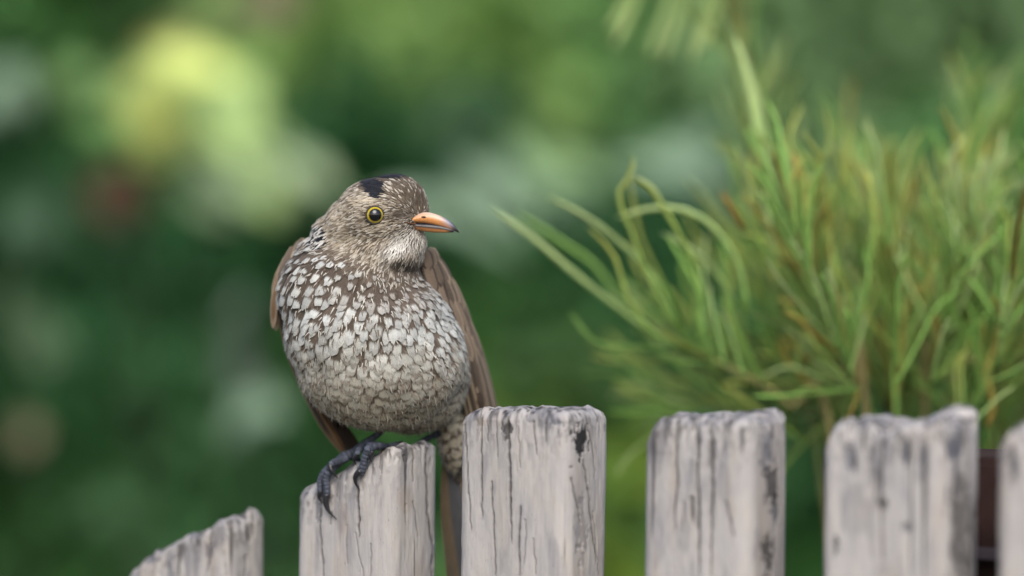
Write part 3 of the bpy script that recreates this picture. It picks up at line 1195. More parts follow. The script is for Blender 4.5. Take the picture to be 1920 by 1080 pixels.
# ---- bill
def bill_part(name, xs, ytop, ybot, hw, colour, power, d0=40, x_ref=775):
    n = 40
    X = np.linspace(xs[0], xs[-1], n)
    yt = np.interp(X, *ytop)
    yb = np.interp(X, *ybot)
    h = np.interp(X, *hw)
    for _ in range(3):
        yt[1:-1] = (yt[:-2] + 2 * yt[1:-1] + yt[2:]) / 4
        yb[1:-1] = (yb[:-2] + 2 * yb[1:-1] + yb[2:]) / 4
        h[1:-1] = (h[:-2] + 2 * h[1:-1] + h[2:]) / 4
    ns = 24
    V, C = [], []
    for i in range(n):
        for k in range(ns):
            an = 2 * math.pi * k / ns
            c, s = math.cos(an), math.sin(an)
            cc = math.copysign(abs(c) ** power[0], c)
            ss = math.copysign(abs(s) ** power[1], s)
            ym = (yt[i] + yb[i]) / 2
            y = ym - ss * (yb[i] - yt[i]) / 2
            d = d0 - (X[i] - x_ref) * 0.28 + cc * h[i]
            V.append(B(X[i], y, d))
            C.append((*colour(X[i], (y - yt[i]) / max(1e-6, yb[i] - yt[i]), cc), 1))
    F = []
    for i in range(n - 1):
        for k in range(ns):
            k2 = (k + 1) % ns
            F.append((i * ns + k, i * ns + k2, (i + 1) * ns + k2, (i + 1) * ns + k))
    F.append(tuple(range(ns - 1, -1, -1)))
    F.append(tuple((n - 1) * ns + k for k in range(ns)))
    return mk(name, V, F, M_BILL, bird, {'Col': np.array(C)})


def lerp(a, b, t):
    t = min(1, max(0, t))
    return tuple(x + (y - x) * t for x, y in zip(a, b))


ORANGE, PALE, DARK, GREYB = (0.58, 0.25, 0.085), (0.70, 0.50, 0.38), (0.015, 0.016, 0.024), (0.16, 0.17, 0.24)


def up_col(x, v, c):
    col = lerp(PALE, ORANGE, (v - 0.10 - 0.004 * (x - 800)) / 0.35)  # pale culmen ridge: a whitish highlight painted into the bill colour
    col = lerp(col, GREYB, (x - 822) / 20 * (1.25 - v))
    col = lerp(col, DARK, (x - 843) / 10)
    col = lerp(col, DARK, (v - 0.93) / 0.06 * 0.7)
    return col


def lo_col(x, v, c):
    col = lerp(DARK, ORANGE, (v - 0.58) / 0.14)
    col = lerp(col, DARK, (x - 834) / 12)
    col = lerp(col, DARK, (785 - x) / 12 * 0.6)
    return col


upper = bill_part('upper_bill', (752, 861), ([752, 762, 775, 790, 803, 816, 830, 842, 852, 858, 861], [416, 411, 404, 398, 397.5, 401, 406.5, 413, 421, 428.5, 435]),
                  ([752, 765, 785, 805, 825, 840, 852, 861], [418, 418.5, 419.5, 421, 425, 429.5, 433, 436.5]),
                  ([752, 768, 785, 800, 820, 840, 855, 861], [22, 26.5, 22, 15.5, 10.5, 6.5, 2.4, 0.5]), up_col, (0.9, 0.85))
lower = bill_part('lower_bill', (752, 851), ([752, 765, 785, 805, 825, 840, 851], [415, 415, 416, 417.5, 421, 426, 431]),
                  ([752, 768, 785, 805, 820, 835, 851], [423, 427.5, 432.5, 435, 436, 436, 435.5]),
                  ([752, 768, 785, 800, 820, 840, 851], [20, 25, 20.5, 14.3, 9.6, 5, 0.9]), lo_col, (0.9, 0.9))
# corner of the gape, drawn back along the cheek
gp = []
for gx_, gy_ in ((757, 416.5), (764, 418), (771, 419.5), (779, 420.5)):
    q_, n_ = hit(gx_, gy_)
    if q_ is not None:
        gp.append(q_ + n_ * 2.2 * S)
if len(gp) >= 3:
    V, F = tube(spline(gp, 12), np.linspace(0.8, 2.6, 12) * S, 8)
    mk('gape', V, F, M_BILL, lower, {'Col': np.tile((0.10, 0.045, 0.02, 1), (len(V), 1))})
# nostril slit
nq = np.array(B(794, 407, 40 - (794 - 775) * 0.28 - 17.0))
V, F = tube(spline([nq + np.array([-5.5, 0.2, -0.6]) * S, nq + np.array([0, -0.7, 0]) * S, nq + np.array([6, 0.9, -0.6]) * S], 7), np.array([0.4, 1.5, 2.0, 2.1, 1.9, 1.4, 0.4]) * S, 8)
mk('nostril', V, F, M_CLAW, upper, {'Col': np.tile((0.03, 0.008, 0.004, 1), (len(V), 1))})


# ---- long feathers (wing, tail)
def blade(name, spine, w, nhint, parent, col, edge, rg, rows=22, cols=7, camber=0.16, tip=0.16, base=0.5, curl=0.0):
    path = spline([np.array(B(*s)) for s in spine], rows)
    t = np.gradient(path, axis=0)
    t /= np.linalg.norm(t, axis=1)[:, None]
    nh = np.array(nhint, float)
    V, UV = [], []
    us = np.linspace(-1, 1, cols)
    rnd = rg.random()
    for i in range(rows):
        s = i / (rows - 1)
        n_ = nh - t[i] * np.dot(nh, t[i])
        n_ /= np.linalg.norm(n_)
        b_ = np.cross(t[i], n_)
        shp = base + (1 - base) * math.sin(min(1, s / 0.4) * math.pi / 2)
        if s > 1 - tip:
            shp *= math.sqrt(max(0.02, 1 - ((s - 1 + tip) / tip) ** 2))
        for u in us:
            V.append(path[i] + b_ * (u * w * S * 0.5 * shp) - n_ * (camber * w * S * 0.5 * u * u * shp) + n_ * (0.03 * w * S * (1 - min(1, abs(u) * 8)))
                     + n_ * (rg.normal(0, 0.006) * w * S))
            UV.append((u, s, rnd, 1))
    F = []
    for r in range(rows - 1):
        for c in range(cols - 1):
            a = r * cols + c
            F.append((a, a + 1, a + cols + 1, a + cols))
    # ca = vane, cb = edge
    return mk(name, V, F, M_FEATHER, parent, fattr(len(V), np.array(UV), col, edge, (0.60, 0.6, -0.3, 0.12)))


def wing_base(parts_):
    a = Acc()
    for c, r, ang, yw in parts_:
        V, F = ell(c, r, ang, yw)
        a.add(np.array([tuple(v) for v in V]), F)
    t_ = a.build('tmp', M_BODY)
    m_ = t_.modifiers.new('r', 'REMESH')
    m_.mode = 'VOXEL'
    m_.voxel_size = 0.0014
    s_ = t_.modifiers.new('s', 'SMOOTH')
    s_.iterations = 10
    e_ = t_.evaluated_get(bpy.context.evaluated_depsgraph_get())
    me = bpy.data.meshes.new_from_object(e_)
    bpy.data.objects.remove(t_)
    V = [v.co.copy() for v in me.vertices]
    F = [tuple(p.vertices) for p in me.polygons]
    bpy.data.meshes.remove(me)
    return V, F


BRN = np.array([0.125, 0.094, 0.068])
BRN2 = np.array([0.062, 0.046, 0.036])
PALEB = np.array([0.34, 0.26, 0.18])
rgw = np.random.default_rng(9)
# wing on the right of the picture
V, F = wing_base([((812, 536, 152), (30, 70, 56), -22, 0), ((846, 612, 172), (30, 86, 52), -20, 0), ((882, 700, 200), (20, 80, 32), -16, 0)])
wing_r = mk('wing', V, F, M_BODY, bird, {'Col': np.tile(BRN2, (len(V), 1))})
IN_ = spline([(786, 470, 92), (797, 530, 90), (812, 580, 94), (832, 630, 104), (854, 672, 126), (872, 716, 158), (884, 770, 190), (888, 800, 204)], 101)
OUT_ = spline([(800, 464, 150), (836, 508, 168), (862, 558, 180), (884, 612, 190), (902, 664, 202), (916, 712, 214), (928, 765, 226), (934, 800, 236)], 101)


def wp(s_, t_, up=0.0):
    """point on the folded wing: s_ along it, t_ from the inner to the outer edge; it bulges between the edges"""
    i = min(1.0, max(0.0, s_)) * 100
    k = min(99, int(i))
    f = i - k
    a_ = IN_[k] * (1 - f) + IN_[k + 1] * f
    b_ = OUT_[k] * (1 - f) + OUT_[k + 1] * f
    p_ = a_ * (1 - t_) + b_ * t_
    bul = math.sin(math.pi * t_) * 14 + up
    return (p_[0] + 0.55 * bul, p_[1], p_[2] - 0.8 * bul)


def nh(t_):
    return (0.40 + 0.5 * t_, -0.90 + 0.35 * t_, 0.12)


for k in range(10):                                       # flight feathers, from the outer edge inwards
    t_ = 1 - k / 9
    sp = [wp(0.30, t_, 0), wp(0.48, t_, 1), wp(0.64, t_, 1), wp(0.82, t_, 0.5), wp(0.985 - 0.05 * abs(t_ - 0.6), t_, 0)]
    c = BRN * (0.5, 1.25, 0.8)[k % 3] * rgw.uniform(0.9, 1.1)
    blade('flight_feather', sp, 24, nh(t_), wing_r, c, (PALEB if k % 3 != 1 else BRN2) * rgw.uniform(0.7, 1.05), rgw)
for row, (s0, ln, nn, w, upp) in enumerate([(0.34, 0.27, 6, 24, 3.0), (0.22, 0.25, 5, 27, 4.5), (0.11, 0.21, 5, 27, 6.0), (0.02, 0.18, 4, 28, 7.5), (-0.03, 0.13, 4, 26, 8.5)]):
    for j in range(nn):
        t_ = 1 - (j + 0.3 + 0.4 * rgw.random()) / nn
        ss = s0 + rgw.normal(0, 0.015)
        tone = rgw.choice([0.7, 1.0, 1.35]) * (1.25 if t_ < 0.3 and row < 2 else 1.0)
        blade('covert_feather', [wp(ss, t_, upp - 3), wp(ss + ln * 0.5, t_, upp + 1), wp(ss + ln, t_, upp - 1)], w, nh(t_), wing_r, BRN * tone * rgw.uniform(0.9, 1.1),
              PALEB * rgw.uniform(0.7, 1.0) if rgw.random() < 0.6 else BRN2 * 0.8, rgw, rows=14, tip=0.34)
# wing on the left of the picture: only its edge shows
V, F = wing_base([((545, 540, 170), (26, 70, 50), 8, 0), ((560, 640, 190), (22, 80, 40), -16, 0), ((602, 740, 205), (16, 70, 26), -26, 0)])
wing_l = mk('wing', V, F, M_BODY, bird, {'Col': np.tile(BRN2, (len(V), 1))})
NH_L = (-0.66, -0.72, 0.1)
RUF = np.array([0.21, 0.125, 0.062])
for k in range(7):
    f = k / 6
    sp = [(527 + 12 * f, 520, 150 + 30 * f), (527 + 16 * f, 600, 158 + 34 * f), (552 + 18 * f, 690, 176 + 36 * f), (596 + 34 * f, 782, 194 + 36 * f), (642 + 34 * f, 850 - 6 * f, 206 + 36 * f)]
    blade('flight_feather', sp, 20, NH_L, wing_l, BRN2 * 0.8 * rgw.uniform(0.85, 1.1), (RUF if k < 2 else BRN2), rgw)
for (x0, y0, x1, y1, w, d) in [(548, 462, 522, 548, 26, 150), (540, 475, 512, 575, 26, 165), (530, 500, 510, 616, 20, 150), (528, 520, 516, 620, 22, 168), (560, 452, 540, 520, 26, 160), (566, 446, 556, 500, 24, 150)]:
    blade('covert_feather', [(x0, y0, d + 8), ((x0 + x1) / 2 - 6, (y0 + y1) / 2, d - 6), (x1 + 1, y1, d + 4)], w, NH_L, wing_l, (BRN * 1.1 if y1 < 560 else RUF * 0.95) * rgw.uniform(0.85, 1.1), PALEB, rgw, rows=14, tip=0.3)

# ---- tail: fan of long feathers hanging behind the pickets
V, F = wing_base([((850, 850, 236), (13, 40, 14), -8, 0), ((856, 880, 242), (11, 34, 9), -8, 0)])
tail = mk('tail', V, F, M_BODY, bird, {'Col': np.tile(np.array([0.09, 0.075, 0.06]), (len(V), 1))})
for k in range(8):
    f = (k - 3.5) / 3.5
    sp = [(846 + 8 * f, 850, 236 + 6 * abs(f)), (858 + 16 * f, 960, 250 + 7 * abs(f)), (876 + 22 * f, 1080, 262 + 8 * abs(f)), (892 + 26 * f, 1190 - 10 * abs(f), 272 + 9 * abs(f))]
    blade('tail_feather', sp, 34, (0.05, -1, 0.1), tail, np.array([0.085, 0.086, 0.092]) * rgw.uniform(0.85, 1.15), np.array([0.17, 0.13, 0.08]), rgw, tip=0.08)

# ---- legs with toes and claws
BLUE = np.array([0.050, 0.058, 0.080])


def chain(points, radii, pitch=7.0, n=64, sides=10, wob=0.13):
    """limb with raised scutes: returns geometry and a 0..1 scute profile per vertex"""
    p = spline([np.array(B(*q)) for q in points], n)
    ln = np.concatenate([[0], np.cumsum(np.linalg.norm(np.diff(p, axis=0), axis=1))]) / S
    r = np.interp(np.linspace(0, 1, n), np.linspace(0, 1, len(radii)), radii) * S * 0.88
    ph = np.mod(ln / pitch, 1.0)
    prof = np.sin(np.pi * ph) ** 0.5
    V, F = tube(p, r * (1 - wob + 1.6 * wob * prof), sides)
    return V, F, np.repeat(prof, sides)


def claw(points, r0, parent):
    n = 14
    p = spline([np.array(B(*q)) for q in points], n)
    r = r0 * S * (1 - np.linspace(0, 1, n) ** 1.4) + 0.25 * S
    V, F = tube(p, r, 8)
    return mk('claw', V, F, M_CLAW, parent, {'Col': np.tile((0.018, 0.018, 0.022, 1), (len(V), 1))})


def fy(px):
    """bird-space depth of the picket's front plane"""
    return face_y(px) / S


def leg(tarsus, tr, toes, claws):
    a = Acc()

    def put(V, F, prof, c):
        nz = vnoise(V / S / 4.0, 5)
        k = (0.28 + 0.95 * prof) * (0.6 + 0.8 * nz)  # raised scutes coloured lighter as painted highlights, joints between them dark
        a.add(V, F, Col=np.hstack([np.outer(k, c), np.ones((len(V), 1))]))
    V, F, pr = chain(tarsus, tr, pitch=11, wob=0.05)
    put(V, F, pr, BLUE * 0.7)
    for pts_, rr in toes:
        V, F, pr = chain(pts_, rr)
        put(V, F, pr, BLUE * random.uniform(0.9, 1.5))
    o = a.build('leg', M_FOOT, bird)
    for pts_, r0 in claws:
        claw(pts_, r0, o)
    return o


leg([(724, 796, 128), (706, 816, 122), (680, 834, 122), (652, 856, 126)], [9, 7.5, 7.5, 9.5],
    [([(664, 848, 124), (648, 856, 120), (632, 868, 120), (619, 882, fy(619) - 6), (612, 898, fy(612) - 10), (613, 914, fy(613) - 10), (614, 934, fy(614) - 8)], [8, 12, 10.5, 9.5, 8.5, 7.6, 6.6]),
     ([(650, 858, 130), (628, 870, 132), (610, 884, fy(610) - 2), (601, 900, fy(601) - 6), (600, 914, fy(600) - 7), (602, 928, fy(602) - 7)], [8, 8.5, 8, 7.4, 6.4, 5.6]),
     ([(652, 858, 116), (638, 864, 110), (624, 868, fy(624) - 12), (619, 875, fy(619) - 15)], [8, 8, 7.2, 5.8]),
     ([(652, 854, 134), (668, 860, 150), (676, 870, 168)], [8, 7, 6])],
    [([(613, 926, fy(613) - 12), (611, 942, fy(611) - 14), (617, 959, fy(617) - 11), (632, 974, fy(632) - 3)], 7.2),
     ([(601, 920, fy(601) - 9), (598, 932, fy(598) - 11), (605, 944, fy(605) - 6)], 5.2),
     ([(618, 870, fy(618) - 17), (623, 884, fy(623) - 19), (635, 898, fy(635) - 7)], 5.4),
     ([(674, 868, 166), (682, 880, 178), (684, 894, 184)], 5)])
leg([(850, 800, 214), (824, 812, 208), (800, 823, 202), (776, 840, 192), (748, 850, 168), (722, 842, 126)], [9, 8, 8, 8, 8, 8],
    [([(726, 838, 122), (706, 836, 106), (694, 838, fy(694) - 4), (688, 850, fy(688) - 12), (683, 864, fy(683) - 12), (680, 878, fy(680) - 11), (676, 890, fy(676) - 9)], [7, 9.5, 9.5, 9, 8.5, 8, 6.8]),
     ([(716, 838, 116), (698, 834, 114), (682, 838, 110), (672, 846, fy(672) - 6), (669, 856, fy(669) - 10)], [7, 8, 7.5, 7, 5.8]),
     ([(724, 838, 112), (710, 836, fy(710) - 4), (700, 840, fy(700) - 13), (696, 852, fy(696) - 13)], [7, 7.6, 7, 5.8]),
     ([(716, 838, 116), (730, 836, 118), (746, 832, 122)], [7, 6, 5])],
    [([(677, 882, fy(677) - 13), (667, 893, fy(667) - 15), (667, 906, fy(667) - 11), (675, 920, fy(675) - 3)], 6.6),
     ([(671, 850, fy(671) - 12), (664, 860, fy(664) - 15), (668, 873, fy(668) - 7)], 5),
     ([(698, 846, fy(698) - 16), (694, 858, fy(694) - 18), (698, 868, fy(698) - 7)], 4.6),
     ([(743, 832, 121), (754, 829, 126), (762, 833, 132)], 3.8)])

# ------------------------------------------------------------------ needle-leaved shrub behind the fence on the right
GRN = np.array([0.19, 0.345, 0.08])
YEL = np.array([0.46, 0.50, 0.12])
PALEG = np.array([0.44, 0.54, 0.24])
ORNG = np.array([0.36, 0.22, 0.05])
TWIG = np.array([0.20, 0.125, 0.07])
shrub = thing('needle_shrub', (0.235, 0.22, 0.0), 'shrub with long thin curving yellow-green needle leaves behind the level pickets', 'shrub')
rgs = np.random.default_rng(21)


def needle_geo(pts, r, c_base, c_tip, n=12, sides=5):
    p = spline(pts, n)
    s = np.linspace(0, 1, n)
    rad = r * (0.75 + 0.25 * np.sin(np.minimum(1, s / 0.5) * math.pi / 2)) * np.where(s > 0.75, np.sqrt(np.maximum(0.02, 1 - ((s - 0.75) / 0.25) ** 2)) * 0.75 + 0.25 * (1 - s) * 4, 1)
    V, F = tube(p, np.maximum(rad, r * 0.12), sides, flat=0.75)
    sv = np.repeat(s, sides)[:, None]
    C = np.array(c_base) * (1 - sv) + np.array(c_tip) * sv
    return V, F, np.hstack([C, np.ones((len(C), 1))])


needles = []      # (size in picture, V, F, C)


def add_needle(px_pts, dist, r_px, cb, ct, base_first=False, dz=0.0):
    """px_pts tip first unless base_first; dist: metres from the camera"""
    dist = dist + 0.045
    pts_ = px_pts if base_first else px_pts[::-1]
    n = len(pts_)
    w = [np.array(PD(x, y, dist + dz * (i / (n - 1)))) for i, (x, y) in enumerate(pts_)]
    V, F, C = needle_geo(w, 0.85 * r_px * S * dist / D1, cb, ct)
    vis = sum(math.hypot(pts_[i + 1][0] - pts_[i][0], pts_[i + 1][1] - pts_[i][1]) for i in range(n - 1)) * r_px
    needles.append((vis / dist, V, F, C))


# needles one can follow in the photograph, traced tip first
add_needle([(919, 388), (1001, 447), (1081, 516), (1155, 574), (1219, 622), (1293, 659)], 1.46, 8.5, GRN * 1.1, PALEG * 1.25)
add_needle([(969, 399), (1043, 447), (1112, 494), (1155, 547), (1245, 617)], 1.53, 7.5, GRN, GRN * 1.7)
add_needle([(1027, 367), (1112, 415), (1182, 473), (1229, 526), (1272, 611)], 1.45, 7.5, GRN * 1.1, PALEG * 1.1)
add_needle([(1102, 425), (1150, 478), (1171, 542), (1197, 595), (1240, 638)], 1.43, 7, GRN * 1.2, YEL * 0.8)
add_needle([(1187, 292), (1184, 324), (1160, 361), (1171, 404), (1187, 441), (1203, 489), (1240, 569), (1272, 617)], 1.43, 6.5, GRN * 1.2, YEL)
add_needle([(1184, 330), (1219, 351), (1240, 383), (1272, 436), (1304, 505), (1320, 569)], 1.44, 7, GRN * 1.3, YEL)
add_needle([(1155, 409), (1208, 393), (1272, 391), (1325, 415), (1368, 463), (1394, 526), (1399, 590)], 1.45, 8, GRN * 1.2, PALEG * 1.5)
add_needle([(1240, 436), (1304, 473), (1352, 526), (1378, 579)], 1.46, 8, GRN, PALEG)
add_needle([(1250, 440), (1290, 510), (1310, 560), (1318, 640)], 1.44, 7, GRN * 1.2, GRN * 1.6)
add_needle([(1180, 330), (1200, 440), (1245, 540), (1262, 610)], 1.47, 7, GRN, YEL * .7)
add_needle([(1378, 70), (1398, 130), (1412, 200), (1424, 262), (1440, 310), (1462, 360), (1490, 440)], 1.5, 13, GRN * 1.3, PALEG * 1.45)
add_needle([(1392, 100), (1418, 190), (1436, 280), (1444, 370)], 1.52, 12, GRN * 1.4, PALEG * 1.4)
add_needle([(1460, 225), (1474, 290), (1492, 340), (1510, 400)], 1.48, 8, GRN * 1.2, PALEG)
add_needle([(1488, 285), (1497, 330), (1502, 372), (1520, 420)], 1.46, 8.5, ORNG, ORNG * 1.3)
add_needle([(1352, 360), (1372, 390), (1395, 430)], 1.45, 7, ORNG * .8, ORNG)
add_needle([(1430, 360), (1436, 390), (1450, 470), (1460, 560)], 1.47, 8, GRN, PALEG * 1.3)
add_needle([(1623, 320), (1632, 350), (1640, 420), (1630, 500)], 1.46, 9, GRN * 1.2, YEL * 1.3)
add_needle([(1575, 310), (1590, 345), (1600, 420)], 1.48, 8, GRN, YEL)
add_needle([(1883, 240), (1872, 300), (1858, 356), (1850, 420)], 1.5, 8, GRN * 1.2, PALEG * 1.2)
add_needle([(1820, 240), (1804, 300), (1798, 356), (1806, 430)], 1.52, 8, GRN * 1.2, YEL)
add_needle([(1848, 290), (1832, 330), (1828, 380), (1840, 460)], 1.48, 8, GRN * 1.2, PALEG * 1.1)
add_needle([(1450, 535), (1450, 505), (1475, 490), (1500, 500)], 1.46, 6, ORNG, YEL)
add_needle([(1455, 560), (1500, 570), (1512, 600), (1500, 650), (1490, 700)], 1.46, 7, GRN, ORNG)
add_needle([(1870, 600), (1864, 650), (1850, 700), (1862, 760), (1850, 800)], 1.44, 8, ORNG, YEL)
# pale upright needles higher up, farther back
for (x0, y0, x1, y1) in [(1200, -30, 1150, 90), (1262, -40, 1216, 110), (1300, -60, 1240, 120), (1330, -30, 1290, 120), (1180, -20, 1140, 60), (1345, -10, 1310, 100)]:
    add_needle([(x1, y1), ((x0 + x1) / 2 + 5, (y0 + y1) / 2), (x0 + 4, y0), (0.5 * x0 + 690, y0 - 110)], 1.72, 12, GRN * 1.1, PALEG * 1.25)

# branches: (path in px from the ground end up, dist, radius px)
branches = [
    ([(1660, 1300), (1625, 790), (1601, 728), (1570, 654), (1538, 569), (1506, 484), (1479, 399)], 1.46, 8),
    ([(1640, 1300), (1570, 900), (1480, 760), (1390, 700), (1293, 659), (1240, 632)], 1.47, 8),
    ([(1680, 1300), (1735, 800), (1750, 700), (1776, 600), (1800, 500), (1812, 420)], 1.5, 7),
    ([(1690, 1300), (1790, 840), (1858, 720), (1880, 600), (1905, 480)], 1.46, 7),
    ([(1650, 1300), (1600, 860), (1520, 720), (1460, 600), (1420, 480)], 1.55, 7),
    ([(1670, 1300), (1680, 820), (1680, 700), (1690, 560), (1650, 420)], 1.53, 7),
    ([(1700, 1300), (1860, 850), (1960, 700), (2010, 560), (2040, 400)], 1.52, 8),
    ([(1640, 1300), (1540, 880), (1440, 800), (1330, 760), (1250, 770)], 1.56, 6),
    ([(1690, 1300), (1900, 900), (2060, 760), (2160, 620)], 1.6, 7),
    ([(1650, 1300), (1590, 840), (1500, 620), (1430, 380), (1400, 120), (1370, -90), (1310, -190)], 1.74, 7),
    ([(1680, 1300), (1780, 800), (1800, 560), (1830, 360), (1850, 200)], 1.72, 7),
    ([(1670, 1300), (1690, 780), (1640, 540), (1590, 360)], 1.66, 7),
]
base_w = np.array([0.235, 0.22, 0.0])
bpaths = []
for pth, dist, r in branches:
    w = [np.array(PD(x, y, dist + 0.045)) for x, y in pth[1:]]
    foot = base_w + np.array([rgs.normal(0, 0.02), rgs.normal(0, 0.02), -0.01])
    lowp = base_w * 0.6 + w[0] * 0.4
    lowp[2] = w[0][2] * 0.45
    full = [foot, lowp] + w
    n = 40
    p = spline(full, n)
    rad = np.linspace(r * 1.25, r * 0.4, n) * S * dist / D1
    V, F = tube(p, rad, 7)
    s = np.repeat(np.linspace(0, 1, n), 7)[:, None]
    C = TWIG * 0.7 * (1 - s) + (TWIG * 0.7 + GRN * 0.6) * s
    mk('branch', V, F, M_BARK, shrub, {'Col': np.hstack([C, np.ones((len(C), 1))])})
    bpaths.append((pth, dist))

# needles along the branches
for bi, (pth, dist) in enumerate(bpaths):
    p = spline([(x, y, 0) for x, y in pth], 60)[:, :2]
    cnt = {1: 40, 7: 45, 9: 60, 10: 60}.get(bi, 150)
    for k in range(cnt):
        s = rgs.uniform(0.26, 1.0) if bi not in (1,) else rgs.uniform(0.5, 0.82)
        i = int(s * 58)
        b0 = p[i]
        tg = p[i + 1] - p[i]
        tg /= np.linalg.norm(tg) + 1e-6
        ang = rgs.normal(0, 0.55)
        dv = np.array([tg[0] * math.cos(ang) - tg[1] * math.sin(ang), tg[0] * math.sin(ang) + tg[1] * math.cos(ang)])
        dv = dv * 0.75 + np.array([0.0, -0.45])
        dv /= np.linalg.norm(dv)
        Ln = rgs.uniform(110, 250)
        side = np.array([-dv[1], dv[0]])
        bend = rgs.normal(0, 0.12) * Ln
        hook = rgs.normal(0, 0.09) * Ln
        m1 = b0 + dv * Ln * 0.4 + side * bend * 0.5
        m2 = b0 + dv * Ln * 0.75 + side * bend * 0.9
        tp = b0 + dv * Ln + side * (bend + hook)
        c = rgs.random()
        if c < 0.62:
            cb_, ct_ = GRN * rgs.uniform(0.7, 1.3), (GRN * 1.7 if c < 0.3 else YEL) * rgs.uniform(0.7, 1.2)
        elif c < 0.91:
            cb_, ct_ = GRN * rgs.uniform(0.8, 1.3), PALEG * rgs.uniform(0.7, 1.2)
        else:
            cb_, ct_ = ORNG * rgs.uniform(0.6, 1.0), (ORNG + YEL) * 0.5
        dd = dist + 0.03 + rgs.normal(0, 0.05)
        add_needle([tuple(b0), tuple(m1), tuple(m2), tuple(tp)], max(1.41, dd), rgs.uniform(3.8, 6.4), cb_, ct_, base_first=True, dz=rgs.normal(0, 0.025))
needles.sort(key=lambda q: -q[0])
rest = Acc()
for k, (v_, V, F, C) in enumerate(needles):
    if k < 280:
        mk('leaf', V, F, M_NEEDLE, shrub, {'Col': C})
    else:
        rest.add(V, F, Col=C)
ro = rest.build('foliage', M_NEEDLE, shrub)
ro['kind'] = 'stuff'

# ------------------------------------------------------------------ garden behind
def leaf_cloud(centres, radii, n, size, cols, seed, up=0.5):
    """one crown: small folded leaves spread through clumps"""
    rg = np.random.default_rng(seed)
    centres = np.asarray(centres, float)
    k = rg.integers(0, len(centres), n)
    v = rg.normal(size=(n, 3))
    v /= np.linalg.norm(v, axis=1)[:, None]
    rr = rg.random(n) ** 0.42
    pos = centres[k] + v * (rr[:, None] * np.asarray(radii)[k][:, None]) * np.array([1, 1, 0.8])
    d = v * 0.7 + rg.normal(size=(n, 3)) * 0.6 + np.array([0, 0, -0.25])
    d /= np.linalg.norm(d, axis=1)[:, None]
    nn = rg.normal(size=(n, 3)) * 0.5 + np.array([0, -0.25, up + 0.4])
    nn -= d * np.sum(nn * d, 1)[:, None]
    nn /= np.linalg.norm(nn, axis=1)[:, None]
    b_ = np.cross(nn, d)
    L = size * rg.uniform(0.6, 1.3, n)[:, None]
    W = L * rg.uniform(0.22, 0.34, n)[:, None]
    p0 = pos
    p1 = pos + d * L * 0.45 + b_ * W + nn * W * 0.3
    p2 = pos + d * L
    p2 = p2 - nn * L * 0.15
    p3 = pos + d * L * 0.45 - b_ * W + nn * W * 0.3
    pm = pos + d * L * 0.5
    V = np.stack([p0, p1, p2, p3, pm], 1).reshape(-1, 3)
    base = np.arange(n)[:, None] * 5
    F = np.vstack([base + np.array([0, 4, 1]), base + np.array([4, 2, 1]), base + np.array([0, 3, 4]), base + np.array([3, 2, 4])])
    cols = np.asarray(cols, float)
    ct = cols[rg.integers(0, len(cols), len(centres))]
    C = ct[k] * rg.uniform(0.6, 1.4, n)[:, None]
    C = np.repeat(C, 5, 0)
    return V, F, np.hstack([C, np.ones((len(C), 1))])


def fast_mesh(name, V, F, mat, parent, C):
    me = bpy.data.meshes.new(name)
    me.vertices.add(len(V))
    me.vertices.foreach_set('co', V.ravel())
    F = np.asarray(F, np.int32)
    me.loops.add(F.size)
    me.loops.foreach_set('vertex_index', F.ravel())
    me.polygons.add(len(F))
    me.polygons.foreach_set('loop_start', np.arange(len(F), dtype=np.int32) * F.shape[1])
    me.update(calc_edges=True)
    me.validate()
    setattr_col(me, 'Col', C)
    me.materials.append(mat)
    o = bpy.data.objects.new(name, me)
    COL.objects.link(o)
    adopt(o, parent)
    return o


def bush(name, label, cat, x, y, h, r, n, size, cols, seed, group=None, z0=0.0, bark=(0.09, 0.075, 0.06), nclump=16):
    rg = np.random.default_rng(seed)
    root = thing(name, (x, y, 0), label, cat, group)
    cs, rs = [], []
    for k in range(nclump):
        f = (k + 0.5) / nclump
        zz = z0 + (h - z0) * (0.10 + 0.86 * f)
        env = math.sin(math.pi * min(1, max(0.12, (zz - z0) / (h - z0) * 0.8 + 0.18))) ** 0.6
        an = k * 2.4 + rg.random()
        rad = r * env * rg.uniform(0.25, 0.85)
        cs.append((x + math.cos(an) * rad, y + math.sin(an) * rad * 0.8, zz))
        rs.append(r * rg.uniform(0.32, 0.52))
    V, F, C = leaf_cloud(cs, rs, n, size, cols, seed + 1)
    V[:, 2] = np.maximum(V[:, 2], 0.01)
    fast_mesh('crown', V, F, M_LEAF, root, C)
    a = Acc()
    for k in range(0, nclump, 2):
        c = np.array(cs[k])
        mid_ = np.array([x + (c[0] - x) * 0.35, y + (c[1] - y) * 0.35, c[2] * 0.55])
        p = spline([np.array([x + rg.normal(0, .03), y + rg.normal(0, .03), -0.02]), mid_, c], 14)
        Vt, Ft = tube(p, np.linspace(0.022, 0.006, 14), 6)
        a.add(Vt, Ft, Col=np.array([*bark, 1.0]))
    a.build('stem' if z0 < 0.3 else 'trunk', M_BARK, root)
    return root


DK = [(0.030, 0.118, 0.036), (0.040, 0.140, 0.046), (0.056, 0.170, 0.056)]
MD = [(0.10, 0.26, 0.055), (0.12, 0.29, 0.065), (0.08, 0.23, 0.06)]
LT = [(0.25, 0.48, 0.17), (0.22, 0.46, 0.18), (0.31, 0.49, 0.15)]
SG = [(0.22, 0.38, 0.17), (0.26, 0.43, 0.20), (0.19, 0.36, 0.14)]
